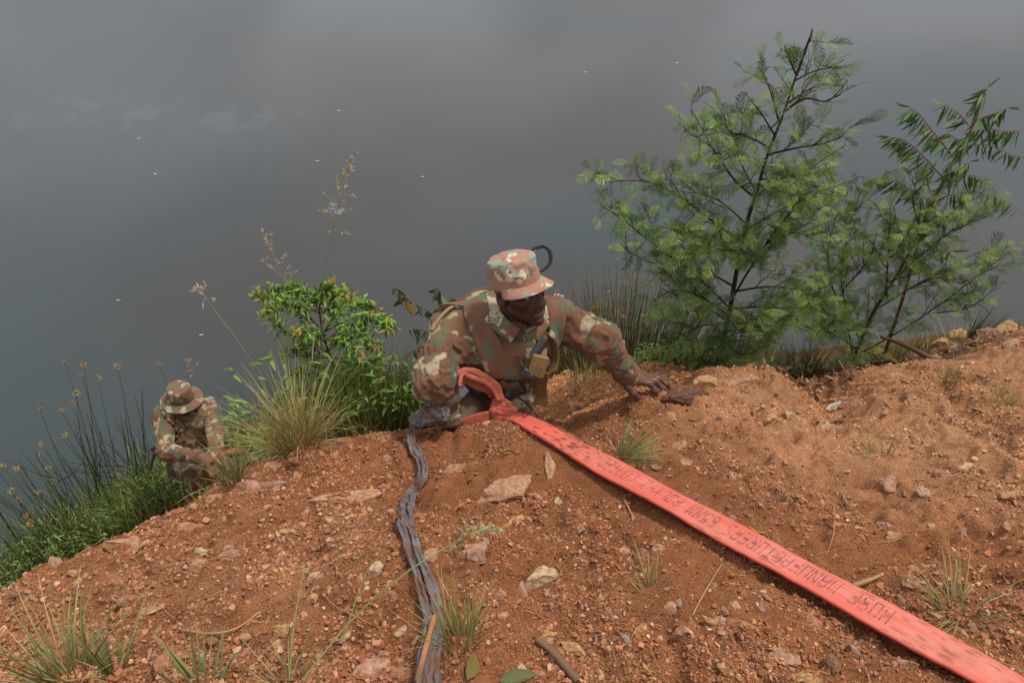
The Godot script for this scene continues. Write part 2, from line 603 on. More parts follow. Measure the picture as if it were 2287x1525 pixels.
# ------------------------------------------------------------------ water
func make_water() -> void:
	var w := 512
	var im := Image.create(w, w, false, Image.FORMAT_RGB8)
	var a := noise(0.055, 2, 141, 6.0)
	var b := noise(0.8, 5, 142, 0.8)
	var span := 64.0
	for y in w:
		for x in w:
			var px := (x / float(w) - 0.5) * span
			var ps := y / float(w) * span
			var t := smoothstep(-0.14, 0.14, a.get_noise_2d(px, ps * 1.4) - 0.45 * exp(-pow((px - 0.8) / 2.4, 2) - pow((ps - 9.6) / 2.0, 2)))  # cloud reflection painted into the colour: bluish patches, one fixed beyond the climber
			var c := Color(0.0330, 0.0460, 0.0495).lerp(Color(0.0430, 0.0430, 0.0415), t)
			# thin pale film in drawn-out streaks on the left
			var f := exp(-pow((ps - 14.6 + 0.10 * (px + 8.0)) / 1.1, 2)) * smoothstep(-3.6, -6.0, px)
			f *= smoothstep(0.08, 0.26, b.get_noise_2d(px * 1.5 + ps * 0.4, ps * 0.75))
			c = c.lerp(Color(0.105, 0.098, 0.102), 0.34 * f)
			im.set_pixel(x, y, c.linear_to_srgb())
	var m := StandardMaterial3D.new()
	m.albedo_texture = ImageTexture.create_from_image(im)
	m.texture_repeat = false
	m.roughness = 0.10
	m.metallic_specular = 0.42
	m.normal_enabled = true
	m.normal_texture = normal_texture(0.02, 512, 1.0, 3, 143)
	m.normal_scale = 0.035
	var sh := Shape.new()
	var r := 320.0
	for q in [[-r, -r], [r, -r], [r, r * 2.0], [-r, r * 2.0]]:
		sh.vert(Vector3(q[0], 0, -q[1]), Vector3.UP, Color.WHITE, Vector2(q[0] / span + 0.5, q[1] / span))
	sh.quad(0, 3, 2, 1)
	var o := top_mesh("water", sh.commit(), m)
	tag(o, "still dark grey water of the dam", "", "", "structure")
	# bits afloat
	var lm := leaf_mesh(881, 0.3, 0.1)
	var words := ["pale floating leaf on the open water above the green bush", "pale floating leaf above the cap of the climbing person", "tiny pale leaf afloat near the top edge, left of the tall wattle", "pale leaf afloat left of the wattle's highest tip", "small pale leaf afloat high on the left water", "pale leaf afloat just above the bush hat person", "small leaf afloat between the dry film and the left edge", "pale leaf afloat beside the seed stalks", "tiny leaf afloat at mid height of the left water", "small leaf afloat behind the wattle's trunk"]
	var k := 0
	for q in [[751, 248, 0.16], [940, 396, 0.10], [1302, 162, 0.20], [1510, 142, 0.24], [304, 310, 0.12], [444, 750, 0.07], [258, 672, 0.07], [704, 360, 0.10], [342, 388, 0.10], [1724, 602, 0.10]]:
		var rr := ray_dir(q[0], q[1])
		var p := eye + rr * (EYE / -rr.y)
		var fo := top_mesh("floating_leaf", lm, foliage("afloat", Color(0.62, 0.56, 0.50), 0.6, 0.1), Vector3(p.x, 0.006, p.z))
		fo.scale = Vector3.ONE * q[2] * 0.75
		fo.rotation.y = rf(0.9, 2.2)
		tag(fo, words[k], "leaf", "bits afloat on the dam")
		k += 1
	# a patch of pale foam out on the water
	var rf0 := ray_dir(756, 474)
	var pf := eye + rf0 * (EYE / -rf0.y)
	var foam := Shape.new()
	for q in 170:
		var g := pow(rng.randf(), 0.7)
		var an := rf(0, TAU)
		var pp := Vector3(cos(an) * 0.10 * g, 0.003 + 0.004 * rng.randf(), sin(an) * 0.15 * g)
		if q > 90:
			pp += Vector3(-0.13 + rf(-0.05, 0.05), 0, -0.18 + rf(-0.14, 0.10))
		var s := rf(0.006, 0.020) * (1.2 - g)
		var col := Color(0.20, 0.215, 0.24)
		var c0 := foam.vert(pp + Vector3(0, s * 0.5, 0), Vector3.UP, col)
		var ringv := []
		for e in 7:
			var ea := TAU * e / 7.0
			ringv.append(foam.vert(pp + Vector3(cos(ea) * s, 0, sin(ea) * s * 1.6), (Vector3(cos(ea), 0.8, sin(ea))).normalized(), col))
		for e in 7:
			foam.tri(c0, ringv[e], ringv[(e + 1) % 7])
	var fm := top_mesh("foam", foam.commit(), plain(0.6, 0.4), Vector3(pf.x, 0, pf.z))
	tag(fm, "small patch of pale foam on the water behind the tall seed stalk", "foam", "", "stuff")

func leaf_litter() -> void:
	var mats := [Color(0.15, 0.08, 0.04), Color(0.075, 0.042, 0.022), Color(0.25, 0.15, 0.08)]
	var meshes := [leaf_mesh(871, 0.34, 0.25), leaf_mesh(872, 0.26, -0.3)]
	var root := thing("leaf_litter", "dark drift of dead brown leaves under the saplings behind the crest", "leaf litter")
	root.set_meta("kind", "stuff")
	for k in 3:
		for mi in 2:
			var xf := []
			for i in 420:
				var c := rng.randi() % 4
				var x := [1.45, 1.9, 2.2, 1.65][c] as float + rf(-0.5, 0.5)
				var s := [2.5, 2.85, 3.15, 2.8][c] as float + rf(-0.35, 0.45)
				if edge(crest, x, s) < 0.12:
					continue
				var y := ground_y(x, s)
				xf.append(facing(Vector3(rf(-1, 1), rf(-0.3, 0.35), rf(-1, 1)), Vector3(rf(-0.7, 0.7), 1, rf(-0.7, 0.7)), rf(0.028, 0.06), Vector3(x, y + rf(0.004, 0.03), -s)))
			scatter("dead_leaves", meshes[mi], foliage("litter%d" % k, mats[k], 0.8, 0.1), xf, PackedColorArray(), root)

func dry_straw() -> void:
	var sh := Shape.new()
	var n_p := noise(1.8, 2, 151)
	var i := 0
	while i < 2600:
		var s := 0.5 + 3.2 * pow(rng.randf(), 1.3)
		var x := rf(-0.9 * s - 0.5, 0.95 * s + 0.6)
		if edge(crest, x, s) > 1.2 or rng.randf() > 0.45 + 0.9 * n_p.get_noise_2d(x, s):
			continue
		i += 1
		var p := Vector3(x, 0, -s)
		var d := Vector3(rf(-1, 1), 0, rf(-1, 1)).normalized()
		var ln := rf(0.015, 0.09) if rng.randf() < 0.93 else rf(0.09, 0.2)
		var pts := PackedVector3Array()
		var q := p
		var turn := rf(-0.5, 0.5)
		var hop := rf(0.0, 0.012)
		for e in 6:
			var f := e / 5.0
			pts.append(Vector3(q.x, ground_y(q.x, -q.z) + 0.0015 + hop * sin(PI * f), q.z))
			q += d * ln / 5.0
			d = d.rotated(Vector3.UP, turn * rf(0.0, 1.2) + rf(-0.25, 0.25))
		var g := rf(0.6, 1.25)
		var c := Color(0.46 * g, 0.28 * g, 0.13 * g)
		if rng.randf() < 0.3:
			c = Color(0.17 * g, 0.09 * g, 0.045 * g)
		var w := rf(0.0005, 0.0011)
		sh.tube(pts, taper(6, w, w * 0.5), 3, c, c, false)
	var o := top_mesh("dry_straw", sh.commit(), plain(0.85, 0.25))
	tag(o, "fine dry roots and bits of straw strewn over the earth", "straw", "", "stuff")

func loose_stones() -> void:
	var marks := [[1128, 1092, "the peaked tan rock"], [1022, 1052, "the long half buried rock"], [1203, 1298, "the cream tan stone"], [1072, 1228, "the pinkish wedge slab"], [768, 1112, "the long tan slab"], [550, 1092, "the pinkish crest rock"], [430, 1180, "the tan slope slab"], [280, 1214, "the broad reddish rock"], [508, 1226, "the lone pink stone"], [1990, 1087, "the pale pink stone"], [1756, 1472, "the squarish pink grey rock"], [1610, 1388, "the pale pink flat stone"], [830, 1508, "the big pink rock"], [640, 1190, "the ochre slope slab"], [706, 1288, "the cream slope stone"], [628, 1410, "the low ochre rock"], [424, 1412, "the rust red chip"], [1392, 1022, "the flattened tuft"], [1966, 1024, "the spread tuft"], [2126, 858, "the upright tuft"], [2142, 1362, "the sprawling tuft"], [1024, 1430, "the tuft by the blue hose"], [150, 1480, "the corner tuft"], [455, 1500, "the stiff blades"], [1452, 1318, "the straw sprig"], [1745, 1135, "the root clump"], [1526, 902, "the dark crusted rock"], [1876, 902, "the white streak"], [2262, 770, "the tan clay lump"], [2040, 1270, "the ochre slab by the hose"], [1240, 1466, "the thick stick"], [1860, 948, "the curled root"], [870, 1332, "the blue hose's lower bend"], [2246, 1104, "the flat edge slab"], [120, 1330, "the left end of the crest"], [655, 1060, "the foot of the tussock"]]
	for q in marks:
		q.append(on_ground(q[0], q[1]))
	var forms := ["flat", "angular", "rounded"]
	var shapes := [stone_mesh(401, 2, 8, 0.45), stone_mesh(402, 2, 10, 0.75), stone_mesh(403, 2, 4, 0.8), stone_mesh(404, 2, 9, 0.5), stone_mesh(405, 2, 11, 0.7), stone_mesh(406, 2, 5, 0.75)]
	var made := 0
	var tries := 0
	var list := []
	while made < 235 and tries < 4000:
		tries += 1
		var u := rf(10, 2277)
		var v := rf(800, 1520)
		var p := on_ground(u, v)
		var dc := edge(crest, p.x, -p.z)
		if dc > 0.15 or p.y < 0.5:
			continue
		if u > 900 and u < 1010 and v > 900:
			continue
		# leave the hose clear
		var hy := 945.0 + (u - 1165.0) * 0.545
		if u > 1100 and absf(v - hy) < 55:
			continue
		if u > 1000 and rng.randf() < 0.35:
			continue
		made += 1
		var sz := rf(0.008, 0.013) + 0.016 * pow(rng.randf(), 3.0)
		var tone := rng.randi() % 8
		if tone == 7 and rng.randf() < 0.6:
			tone = 0
		var fm := rng.randi() % 6
		var o := top_mesh("stone", shapes[fm], stone_mats[tone], p)
		o.scale = Vector3(sz * rf(0.9, 1.5), sz * rf(0.7, 1.0), sz * rf(0.8, 1.2))
		o.rotation = Vector3(rf(-0.4, 0.4), rf(0, TAU), rf(-0.4, 0.4))
		o.position.y -= sz * 0.08
		var mark := ""
		var rel := ""
		var best := 1e9
		for q in marks:
			var mp: Vector3 = q[3]
			if mp.distance_to(p) < best:
				best = mp.distance_to(p)
				mark = q[2]
				var du: float = u - q[0]
				var dv: float = v - q[1]
				rel = ("right of" if du > 0 else "left of") if absf(du) > absf(dv) else ("below" if dv > 0 else "above")
		if best < 0.06:
			rel = "close " + rel
		var size_word := "small" if sz < 0.0115 else ("fist sized" if sz > 0.022 else "walnut sized")
		tag(o, "%s %s %s stone lying %s %s" % [size_word, forms[fm % 3], stone_words[tone], rel, mark], "stone", "loose stones on the bank")

# ------------------------------------------------------------------ the scene
func _ready() -> void:
	rng.seed = 20240
	# camera
	var cam := Camera3D.new()
	cam.name = "camera"
	cam.fov = rad_to_deg(2.0 * atan(TAN_Y))
	cam.near = 0.05
	cam.far = 2000.0
	cam.position = eye
	cam.rotation_degrees = Vector3(-35.0, 0, 0)
	add_child(cam)
	cam.current = true
	# sky: an even bright overcast, dimmer towards the horizon
	var sky_mat := ProceduralSkyMaterial.new()
	sky_mat.sky_top_color = Color(0.98, 0.985, 1.0)
	sky_mat.sky_horizon_color = Color(0.52, 0.53, 0.555)
	sky_mat.sky_curve = 0.35
	sky_mat.sky_energy_multiplier = 0.74
	sky_mat.sky_cover = cloud_cover()
	sky_mat.sky_cover_modulate = Color(1, 1, 1, 1)
	sky_mat.ground_horizon_color = Color(0.35, 0.35, 0.35)
	sky_mat.ground_bottom_color = Color(0.12, 0.10, 0.09)
	sky_mat.sun_angle_max = 1.0
	var sky := Sky.new()
	sky.sky_material = sky_mat
	var env := Environment.new()
	env.background_mode = Environment.BG_SKY
	env.sky = sky
	env.tonemap_mode = Environment.TONE_MAPPER_LINEAR
	env.tonemap_exposure = 1.78
	env.sdfgi_enabled = true
	env.ssao_enabled = true
	env.ssil_enabled = true
	var we := WorldEnvironment.new()
	we.name = "daylight"
	we.environment = env
	add_child(we)
	var sun := DirectionalLight3D.new()
	sun.name = "sun"
	sun.light_energy = 0.5
	sun.light_color = Color(1.0, 0.965, 0.92)
	sun.light_angular_distance = 10.0
	sun.shadow_enabled = true
	sun.rotation_degrees = Vector3(-66, 105, 0)
	add_child(sun)

	# shared materials
	var mottle := grain_texture(0.03, 256, 0.62, 1.12, 5, 3)
	var relief := normal_texture(0.045, 512, 7.0, 5, 5)
	for c in stone_tones:
		stone_mats.append(rough_stone_material(c.lerp(Color(0.46, 0.22, 0.11), 0.3), relief, mottle))
	cloth = plain(0.9, 0.2)
	cloth.uv1_triplanar = true
	cloth.uv1_scale = Vector3(6, 6, 6)
	cloth.normal_enabled = true
	cloth.normal_texture = normal_texture(0.035, 512, 6.0, 4, 6)
	cloth.normal_scale = 0.8
	cloth.rim_enabled = true
	cloth.rim = 0.15
	skin_mat = plain(0.46, 0.45)
	web_mat = plain(0.85, 0.25)
	black_mat = plain(0.45, 0.45)

	# ground
	var gm := plain(0.96, 0.2)
	gm.uv1_triplanar = true
	gm.uv1_world_triplanar = true
	gm.uv1_scale = Vector3(5.5, 5.5, 5.5)
	gm.albedo_texture = grain_texture(0.06, 512, 0.48, 1.22, 5, 9)
	gm.normal_enabled = true
	gm.normal_texture = normal_texture(0.07, 512, 9.0, 5, 10)
	gm.normal_scale = 1.0
	make_ground(gm)
	make_water()
	plants()
	make_hoses()
	climbing_soldier()
	lower_soldier()
	rocks()
	sticks()
	loose_stones()
	gravel(relief)
	dry_straw()
	leaf_litter()

func rocks() -> void:
	stone(1128, 1092, 122, 100, 0, "large pale tan rock with a peaked top right of the blue hose", 0.45, 0.5)
	stone(1022, 1052, 130, 46, 0, "long low rock half buried beside the blue hose, above the peaked tan rock", 0.6, 0.2)
	stone(1203, 1298, 76, 44, 4, "cream tan stone with a sharp lower edge, right of the grass by the blue hose", 0.2, 0.3)
	stone(1072, 1228, 62, 52, 5, "pinkish wedge shaped slab right of the blue hose", 0.3, 1.0)
	stone(965, 1246, 46, 30, 0, "small tan stone touching the right side of the blue hose", 0.3, 0.6)
	stone(1032, 1236, 30, 22, 2, "ochre pebble stone between the blue hose and the pinkish slab", 0.2, 0.6)
	stone(768, 1112, 130, 44, 0, "long tan slab half buried left of the blue hose, high on the slope", 0.55, 0.25)
	stone(550, 1092, 62, 44, 5, "pinkish rock at the left crest right of the stooping person", 0.35, 0.4)
	stone(612, 1082, 66, 18, 3, "thin flat purple grey slab beside the pinkish crest rock", 0.2, 0.2)
	stone(430, 1180, 62, 36, 0, "tan slab lying on the left slope below the stooping person", 0.4, 0.3)
	stone(280, 1214, 84, 44, 0, "broad reddish tan rock on the left slope near the crest", 0.5, 0.2)
	stone(288, 1236, 46, 26, 1, "rust red stone just below the broad rock on the left slope", 0.4, 0.5)
	stone(508, 1226, 40, 30, 5, "pink stone alone in the middle of the left slope", 0.2, 0.7)
	stone(436, 1262, 36, 26, 0, "rounded tan stone on the left slope below the tan slab", 0.2, 0.2)
	stone(440, 1234, 40, 16, 4, "flat cream stone on the left slope below the tan slab", 0.2, 0.0)
	stone(1232, 1048, 24, 72, 0, "narrow upright tan stone left of the grass by the lettering", 0.4, 0.1)
	stone(1526, 902, 110, 50, 6, "dark brown crusted rock at the crest under the reaching hand", 0.05, 0.1, "rock", "rock", Color(0.20, 0.10, 0.065))
	stone(1585, 856, 76, 40, 2, "orange rock behind the crest at the foot of the wattle", 0.3, 0.5)
	stone(1640, 862, 110, 50, 0, "broad brown rock behind the crest right of the wattle's foot", 0.4, 0.1)
	stone(1990, 1087, 42, 34, 5, "pale pink rounded stone on the right ground below a grass tuft", 0.1, 0.2)
	stone(2066, 1100, 28, 24, 4, "small cream stone right of the pale pink one", 0.1, 0.9)
	stone(2021, 1103, 20, 16, 3, "small purple stone beside the pale pink one", 0.1, 0.4)
	stone(1756, 1472, 68, 46, 5, "squarish pink grey rock at the bottom edge below the red hose", 0.4, 0.2)
	stone(1796, 1516, 96, 40, 2, "large ochre rock cut off by the bottom edge", 0.3, 0.1)
	stone(1830, 1402, 40, 58, 1, "upright rust brown stone below the red hose", 0.35, 0.3)
	stone(1690, 1362, 46, 34, 5, "flat pinkish stone below the middle of the red hose", 0.5, 0.4)
	stone(1610, 1388, 38, 30, 5, "pale pink stone left of the flat pinkish one below the red hose", 0.5, 0.6)
	stone(830, 1508, 78, 50, 5, "big pink rock cut off by the bottom edge left of the blue hose", 0.2, 0.4)
	stone(890, 1512, 66, 30, 1, "rust brown rock at the bottom edge touching the blue hose", 0.3, 0.1)
	stone(1167, 1322, 22, 66, 3, "thin purple flake standing left of the cream tan stone", 0.4, 0.1)
	stone(1146, 1166, 46, 28, 2, "ochre stone below the peaked tan rock", 0.2, 0.3)
	stone(1304, 906, 58, 26, 0, "tan slab on the path right of the climbing person", 0.3, -0.5)
	stone(1268, 836, 40, 22, 2, "ochre stone on the path behind the reaching arm", 0.3, 0.3)
	stone(1292, 806, 38, 20, 1, "rust red stone in the grass behind the reaching arm", 0.2, 0.3)
	stone(1876, 902, 66, 16, 4, "white streak of stone at the gully's right lip", 0.3, 0.5, "rock", "rock", Color(0.62, 0.52, 0.42))
	stone(1850, 922, 40, 12, 4, "short white stone at the lower end of the white streak", 0.3, 0.5, "rock", "rock", Color(0.60, 0.50, 0.40))
	stone(1848, 952, 44, 10, 4, "thin pale stone below the white streak", 0.3, 0.3, "rock", "rock", Color(0.58, 0.46, 0.36))
	stone(1760, 924, 18, 22, 4, "small pale upright stone in the gully", 0.2, 0.3)
	stone(1690, 916, 20, 14, 4, "cream chip on the mound right of the reaching hand", 0.2, 0.3)
	stone(1724, 932, 34, 14, 2, "flat ochre stone at the foot of the mound", 0.3, 0.3)
	stone(2010, 838, 60, 16, 7, "flat grey brown slab on the right crest", 0.3, 0.1)
	stone(2262, 740, 60, 40, 2, "tan lump of clay at the right end of the crest", 0.2, 0.3)
	stone(2206, 752, 56, 36, 6, "brown lump of clay on the right crest", 0.2, 0.7)
	stone(2148, 756, 50, 34, 2, "ochre lump of clay on the right crest beside the brown lump", 0.2, 0.1)
	stone(2104, 768, 60, 44, 2, "big orange lump of clay at the left end of the crest lumps", 0.2, 0.1)
	stone(2130, 778, 26, 24, 7, "grey stone wedged between the orange and ochre lumps", 0.1, 0.3)
	stone(2262, 770, 44, 24, 4, "cream stone on the ground before the tan lump", 0.2, 0.4)
	stone(2236, 746, 26, 18, 6, "small brown stone between the tan and brown lumps", 0.1, 0.4)
	stone(620, 1018, 30, 20, 2, "ochre stone under the big dry tussock", 0.2, 0.3)
	stone(606, 1042, 40, 26, 2, "yellow ochre stone right of the small tuft at the left crest", 0.2, 0.6)
	stone(572, 1066, 26, 18, 1, "rust stone below the yellow ochre one", 0.2, 0.6)
	stone(655, 1072, 30, 18, 0, "tan stone in the dirt below the big dry tussock", 0.3, 0.6)
	stone(900, 934, 44, 22, 2, "ochre rock at the crest left of the blue hose", 0.3, 0.2)
	stone(872, 952, 52, 22, 0, "tan rock at the crest left of the ochre one", 0.4, 0.2)
	stone(640, 1190, 44, 22, 2, "ochre slab in the middle of the left slope", 0.5, 0.2)
	stone(788, 1200, 24, 26, 3, "dull purple stone right of the ochre slab", 0.3, 0.2)
	stone(706, 1288, 34, 24, 4, "cream stone in the lower left slope", 0.2, 0.5)
	stone(800, 1298, 20, 36, 1, "narrow rust red stone in the lower left slope", 0.3, 0.1)
	stone(870, 1332, 44, 24, 1, "rust red stone left of the blue hose, low down", 0.2, 0.3)
	stone(424, 1412, 40, 20, 1, "flat rust red chip in the lower left corner ground", 0.2, 0.2)
	stone(628, 1410, 44, 34, 2, "ochre rock in the lower left ground", 0.3, 0.3)
	stone(700, 1340, 22, 22, 2, "small ochre stone above the ochre rock", 0.2, 0.3)
	stone(1520, 996, 36, 20, 5, "pinkish stone right of the grass by the lettering", 0.4, 0.3)
	stone(1466, 1040, 26, 18, 3, "purple stone above the red hose right of the grass", 0.4, 0.3)
	stone(2040, 1270, 74, 34, 2, "ochre slab lying above the lower end of the red hose", 0.4, 0.3)
	stone(2246, 1104, 60, 18, 2, "flat ochre slab at the right edge", 0.4, 0.3)
	stone(1905, 1125, 40, 30, 0, "tan stone left of the pale pink stone", 0.6, 0.3)
	stone(1995, 1195, 30, 20, 0, "tan stone in the middle of the right ground", 0.2, 0.3)
	stone(2160, 1050, 40, 22, 4, "cream angular stone on the right ground", 0.2, 0.6)
	stone(1920, 1180, 36, 12, 4, "thin cream stone on the right ground", 0.2, 0.1)
	stone(1545, 1115, 40, 22, 6, "dark stone against the upper side of the red hose", 0.4, 0.3)
	stone(1632, 1158, 26, 22, 3, "purple brown stone against the upper side of the red hose", 0.3, 0.3)

func sticks() -> void:
	var straw := Color(0.42, 0.26, 0.12)
	var brown := Color(0.17, 0.09, 0.05)
	stick([on_ground(936, 1540, 0.035), on_ground(952, 1490, 0.05), on_ground(974, 1412, 0.055)], 0.0065, 0.0055, "orange brown split stick leaning across the blue hose", Color(0.34, 0.19, 0.12), Color(0.38, 0.17, 0.07))
	stick(ground_path([[1200, 1432], [1240, 1466], [1290, 1524]], 0.006), 0.007, 0.009, "thick grey brown stick at the bottom edge right of the big leaves", Color(0.19, 0.11, 0.07), Color(0.17, 0.10, 0.06))
	stick(ground_path([[1905, 1312], [1950, 1296], [2000, 1272]], 0.007), 0.006, 0.003, "pale stick poking out from under the red hose", Color(0.30, 0.19, 0.11), straw)
	stick(ground_path([[1826, 946], [1850, 948], [1880, 942], [1892, 936], [1884, 930]], 0.008), 0.0055, 0.004, "curled brown root on the right ground below the white streak", brown, Color(0.22, 0.13, 0.08), "root")
	stick(ground_path([[1674, 1180], [1690, 1190], [1710, 1193]], 0.004), 0.0026, 0.002, "short yellow twig above the red hose", Color(0.45, 0.27, 0.04), Color(0.45, 0.27, 0.04), "twig")
	stick(ground_path([[2160, 912], [2180, 918], [2194, 924]], 0.005), 0.004, 0.002, "dark twig on the far right ground", Color(0.07, 0.04, 0.03), brown, "twig")
	stick(ground_path([[1530, 1420], [1556, 1360], [1590, 1300], [1610, 1268]], 0.012), 0.0018, 0.001, "long straw leaning on the ground below the red hose", straw, straw, "straw_stalk", "straws")
	stick(ground_path([[1394, 1118], [1404, 1138], [1416, 1160]], 0.006), 0.0026, 0.0014, "short straw under the red hose near the lettering", straw, straw, "straw_stalk", "straws")
	stick(ground_path([[1845, 1244], [1860, 1200], [1864, 1160], [1862, 1128]], 0.006), 0.0011, 0.0009, "thin bent straw on the right ground above the red hose", straw, straw, "straw_stalk", "straws")
	stick(ground_path([[400, 1410], [470, 1420], [530, 1408], [580, 1372]], 0.008), 0.0028, 0.002, "long orange root across the lower left ground", Color(0.34, 0.18, 0.09), straw, "root")
	stick(ground_path([[310, 1240], [350, 1222], [390, 1205]], 0.005), 0.0012, 0.001, "thin straw on the left slope by the broad rock", straw, straw, "straw_stalk", "straws")
	stick([at(2080, 800, 3.2), at(2020, 770, 3.4), at(1970, 752, 3.6)], 0.012, 0.010, "dead branch lying in the leaves behind the right crest", brown, Color(0.30, 0.22, 0.14), "branch")
	stick([at_s(1430, 684, 3.5) , at_s(1470, 680, 3.5)], 0.001, 0.001, "dry stem among the right rushes", straw, straw, "straw_stalk", "straws")
	# two fallen leaves in the near ground
	var l1 := top_mesh("fallen_leaf", leaf_mesh(501, 0.30, 0.12), foliage("olive", Color(0.16, 0.12, 0.035), 0.6, 0.15))
	l1.transform = facing(on_ground(1074, 1478) - on_ground(1044, 1530), Vector3(0.1, 1, 0.2), 0.085, on_ground(1044, 1526, 0.012))
	tag(l1, "olive brown fallen leaf at the bottom edge right of the blue hose", "leaf")
	var l2 := top_mesh("fallen_leaf", leaf_mesh(502, 0.36, 0.10), foliage("olive_green", Color(0.085, 0.095, 0.028), 0.55, 0.2))
	l2.transform = facing(on_ground(1190, 1500) - on_ground(1120, 1530), Vector3(-0.1, 1, 0.3), 0.075, on_ground(1116, 1530, 0.012))
	tag(l2, "broad olive green fallen leaf at the bottom edge", "leaf")

func plants() -> void:
	var bark := plain(0.9, 0.25)
	var fm := [frond_mesh(1), frond_mesh(2), frond_mesh(3), frond_mesh(4)]
	var wm := [foliage("wattle_dark", Color(0.085, 0.148, 0.040), 0.55, 0.4), foliage("wattle", Color(0.152, 0.248, 0.056), 0.55, 0.45), foliage("wattle_fresh", Color(0.23, 0.34, 0.060), 0.5, 0.5), foliage("wattle_tip", Color(0.20, 0.25, 0.040), 0.5, 0.5)]
	# the tall wattle
	var s := 2.62
	var tb := at_s(1600, 850, s)
	tb.y = ground_y(tb.x, s) - 0.03
	var tree := thing("wattle_tree", "tall feathery wattle sapling with a single dark trunk and a narrow top", "tree", tb, "saplings on the bank")
	var tr := stem_of([[1606, 800], [1628, 705], [1645, 610], [1668, 500], [1690, 430], [1715, 345], [1748, 260], [1780, 165], [1808, 84]], s)
	tr.push_front(tb)
	var st := [[tr, 0.0135, 0.0022, "trunk", 0.0]]
	for b in [
		[[[1632, 690], [1560, 620], [1480, 560], [1390, 490], [1338, 455]], -0.15, 1.15], [[[1660, 540], [1600, 500], [1520, 440], [1440, 405], [1340, 408]], 0.10, 1.1],
		[[[1685, 440], [1640, 400], [1590, 330], [1530, 290]], -0.2, 1.2], [[[1690, 430], [1650, 350], [1625, 250]], 0.15, 1.0], [[[1640, 640], [1560, 600], [1450, 585], [1385, 545]], 0.25, 1.0],
		[[[1628, 705], [1560, 660], [1500, 650], [1450, 680]], -0.3, 1.1], [[[1668, 500], [1590, 440], [1480, 425]], 0.3, 1.1], [[[1650, 580], [1570, 540], [1490, 510]], -0.35, 1.2],
		[[[1665, 515], [1740, 470], [1810, 440], [1860, 400]], 0.1, 1.1], [[[1715, 345], [1780, 330], [1840, 320], [1885, 305]], -0.1, 1.0], [[[1650, 600], [1720, 540], [1780, 520], [1830, 540]], -0.2, 1.2],
		[[[1700, 400], [1760, 395], [1850, 365]], 0.3, 1.1], [[[1640, 660], [1700, 560], [1760, 480], [1800, 430]], -0.35, 1.1], [[[1690, 440], [1740, 400], [1790, 400]], -0.3, 1.2],
		[[[1740, 270], [1720, 200], [1696, 150]], 0.05, 0.45], [[[1750, 250], [1800, 220], [1850, 225], [1895, 178]], -0.1, 0.45], [[[1775, 180], [1830, 155], [1892, 150]], 0.1, 0.35],
		[[[1730, 300], [1690, 235]], -0.1, 0.8], [[[1780, 170], [1752, 100]], 0.05, 0.4], [[[1760, 230], [1820, 190]], 0.1, 0.4], [[[1720, 330], [1660, 300], [1620, 300]], 0.2, 0.9], [[[1780, 170], [1802, 110], [1814, 66]], 0.0, 0.5],
		[[[1628, 720], [1560, 730], [1500, 760]], -0.1, 1.2], [[[1630, 690], [1700, 685], [1770, 690], [1830, 680]], -0.2, 1.2], [[[1625, 740], [1700, 730], [1770, 725]], -0.35, 1.2],
		[[[1612, 790], [1580, 780], [1560, 820]], -0.2, 1.3], [[[1618, 760], [1650, 790], [1690, 785]], -0.25, 1.2], [[[1645, 650], [1720, 640], [1800, 648], [1850, 640]], -0.1, 1.1],
		[[[1628, 720], [1580, 690], [1520, 700], [1480, 720]], 0.2, 1.1], [[[1655, 560], [1610, 560], [1560, 570]], -0.4, 1.1], [[[1610, 790], [1600, 815], [1600, 835]], -0.2, 1.4], [[[1612, 780], [1640, 745], [1650, 720]], -0.3, 1.2]]:
		st.append([stem_of(b[0], s, b[1]), 0.0055 if b[0].size() > 3 else 0.0042, 0.0014, "branch", b[2]])
	wattle(tree, st, bark, 300, 0.086, 1.15, fm, wm)
	# the smaller, spreading wattle to its right
	var s2 := 2.95
	var b2 := at_s(1905, 812, s2)
	b2.y = ground_y(b2.x, s2) - 0.03
	var tree2 := thing("wattle_tree", "smaller spreading wattle with a forked leaning stem, right of the tall one", "tree", b2, "saplings on the bank")
	var t2 := stem_of([[1912, 790], [1950, 700], [2000, 620], [2045, 540], [2080, 450]], s2)
	t2.push_front(b2)
	st = [[t2, 0.011, 0.0025, "trunk", 0.9]]
	for b in [
		[[[1905, 790], [1890, 700], [1880, 600], [1905, 480], [1935, 405]], 0.1, 1.0], [[[1890, 700], [1860, 640], [1850, 560], [1870, 480]], -0.1, 1.0], [[[1920, 790], [2010, 740], [2100, 680], [2180, 620], [2260, 560]], -0.15, 0.8],
		[[[1960, 690], [2040, 640], [2130, 590], [2230, 545]], 0.2, 0.9], [[[2000, 620], [2070, 560], [2150, 500], [2230, 470]], -0.1, 0.9], [[[2030, 560], [2100, 500], [2180, 420]], 0.15, 0.8],
		[[[1980, 660], [1985, 560], [1990, 480]], -0.2, 0.9], [[[1930, 760], [1860, 700], [1800, 690], [1750, 720]], -0.35, 1.1], [[[1915, 780], [1850, 740], [1790, 740]], -0.4, 1.1], [[[2080, 700], [2150, 690], [2200, 668]], -0.15, 0.8],
		[[[2040, 640], [2100, 620], [2160, 640]], -0.2, 0.8], [[[1890, 640], [1940, 580], [1960, 520]], -0.2, 0.9], [[[2060, 520], [2040, 450], [2050, 400]], 0.1, 0.8]]:
		st.append([stem_of(b[0], s2, b[1]), 0.0046, 0.0014, "branch", b[2]])
	wattle(tree2, st, bark, 300, 0.084, 1.2, fm, wm, 0.22)
	gum_sapling()
	gum_seedling(bark)
	green_bush(bark)
	near_grass()
	rush_beds()

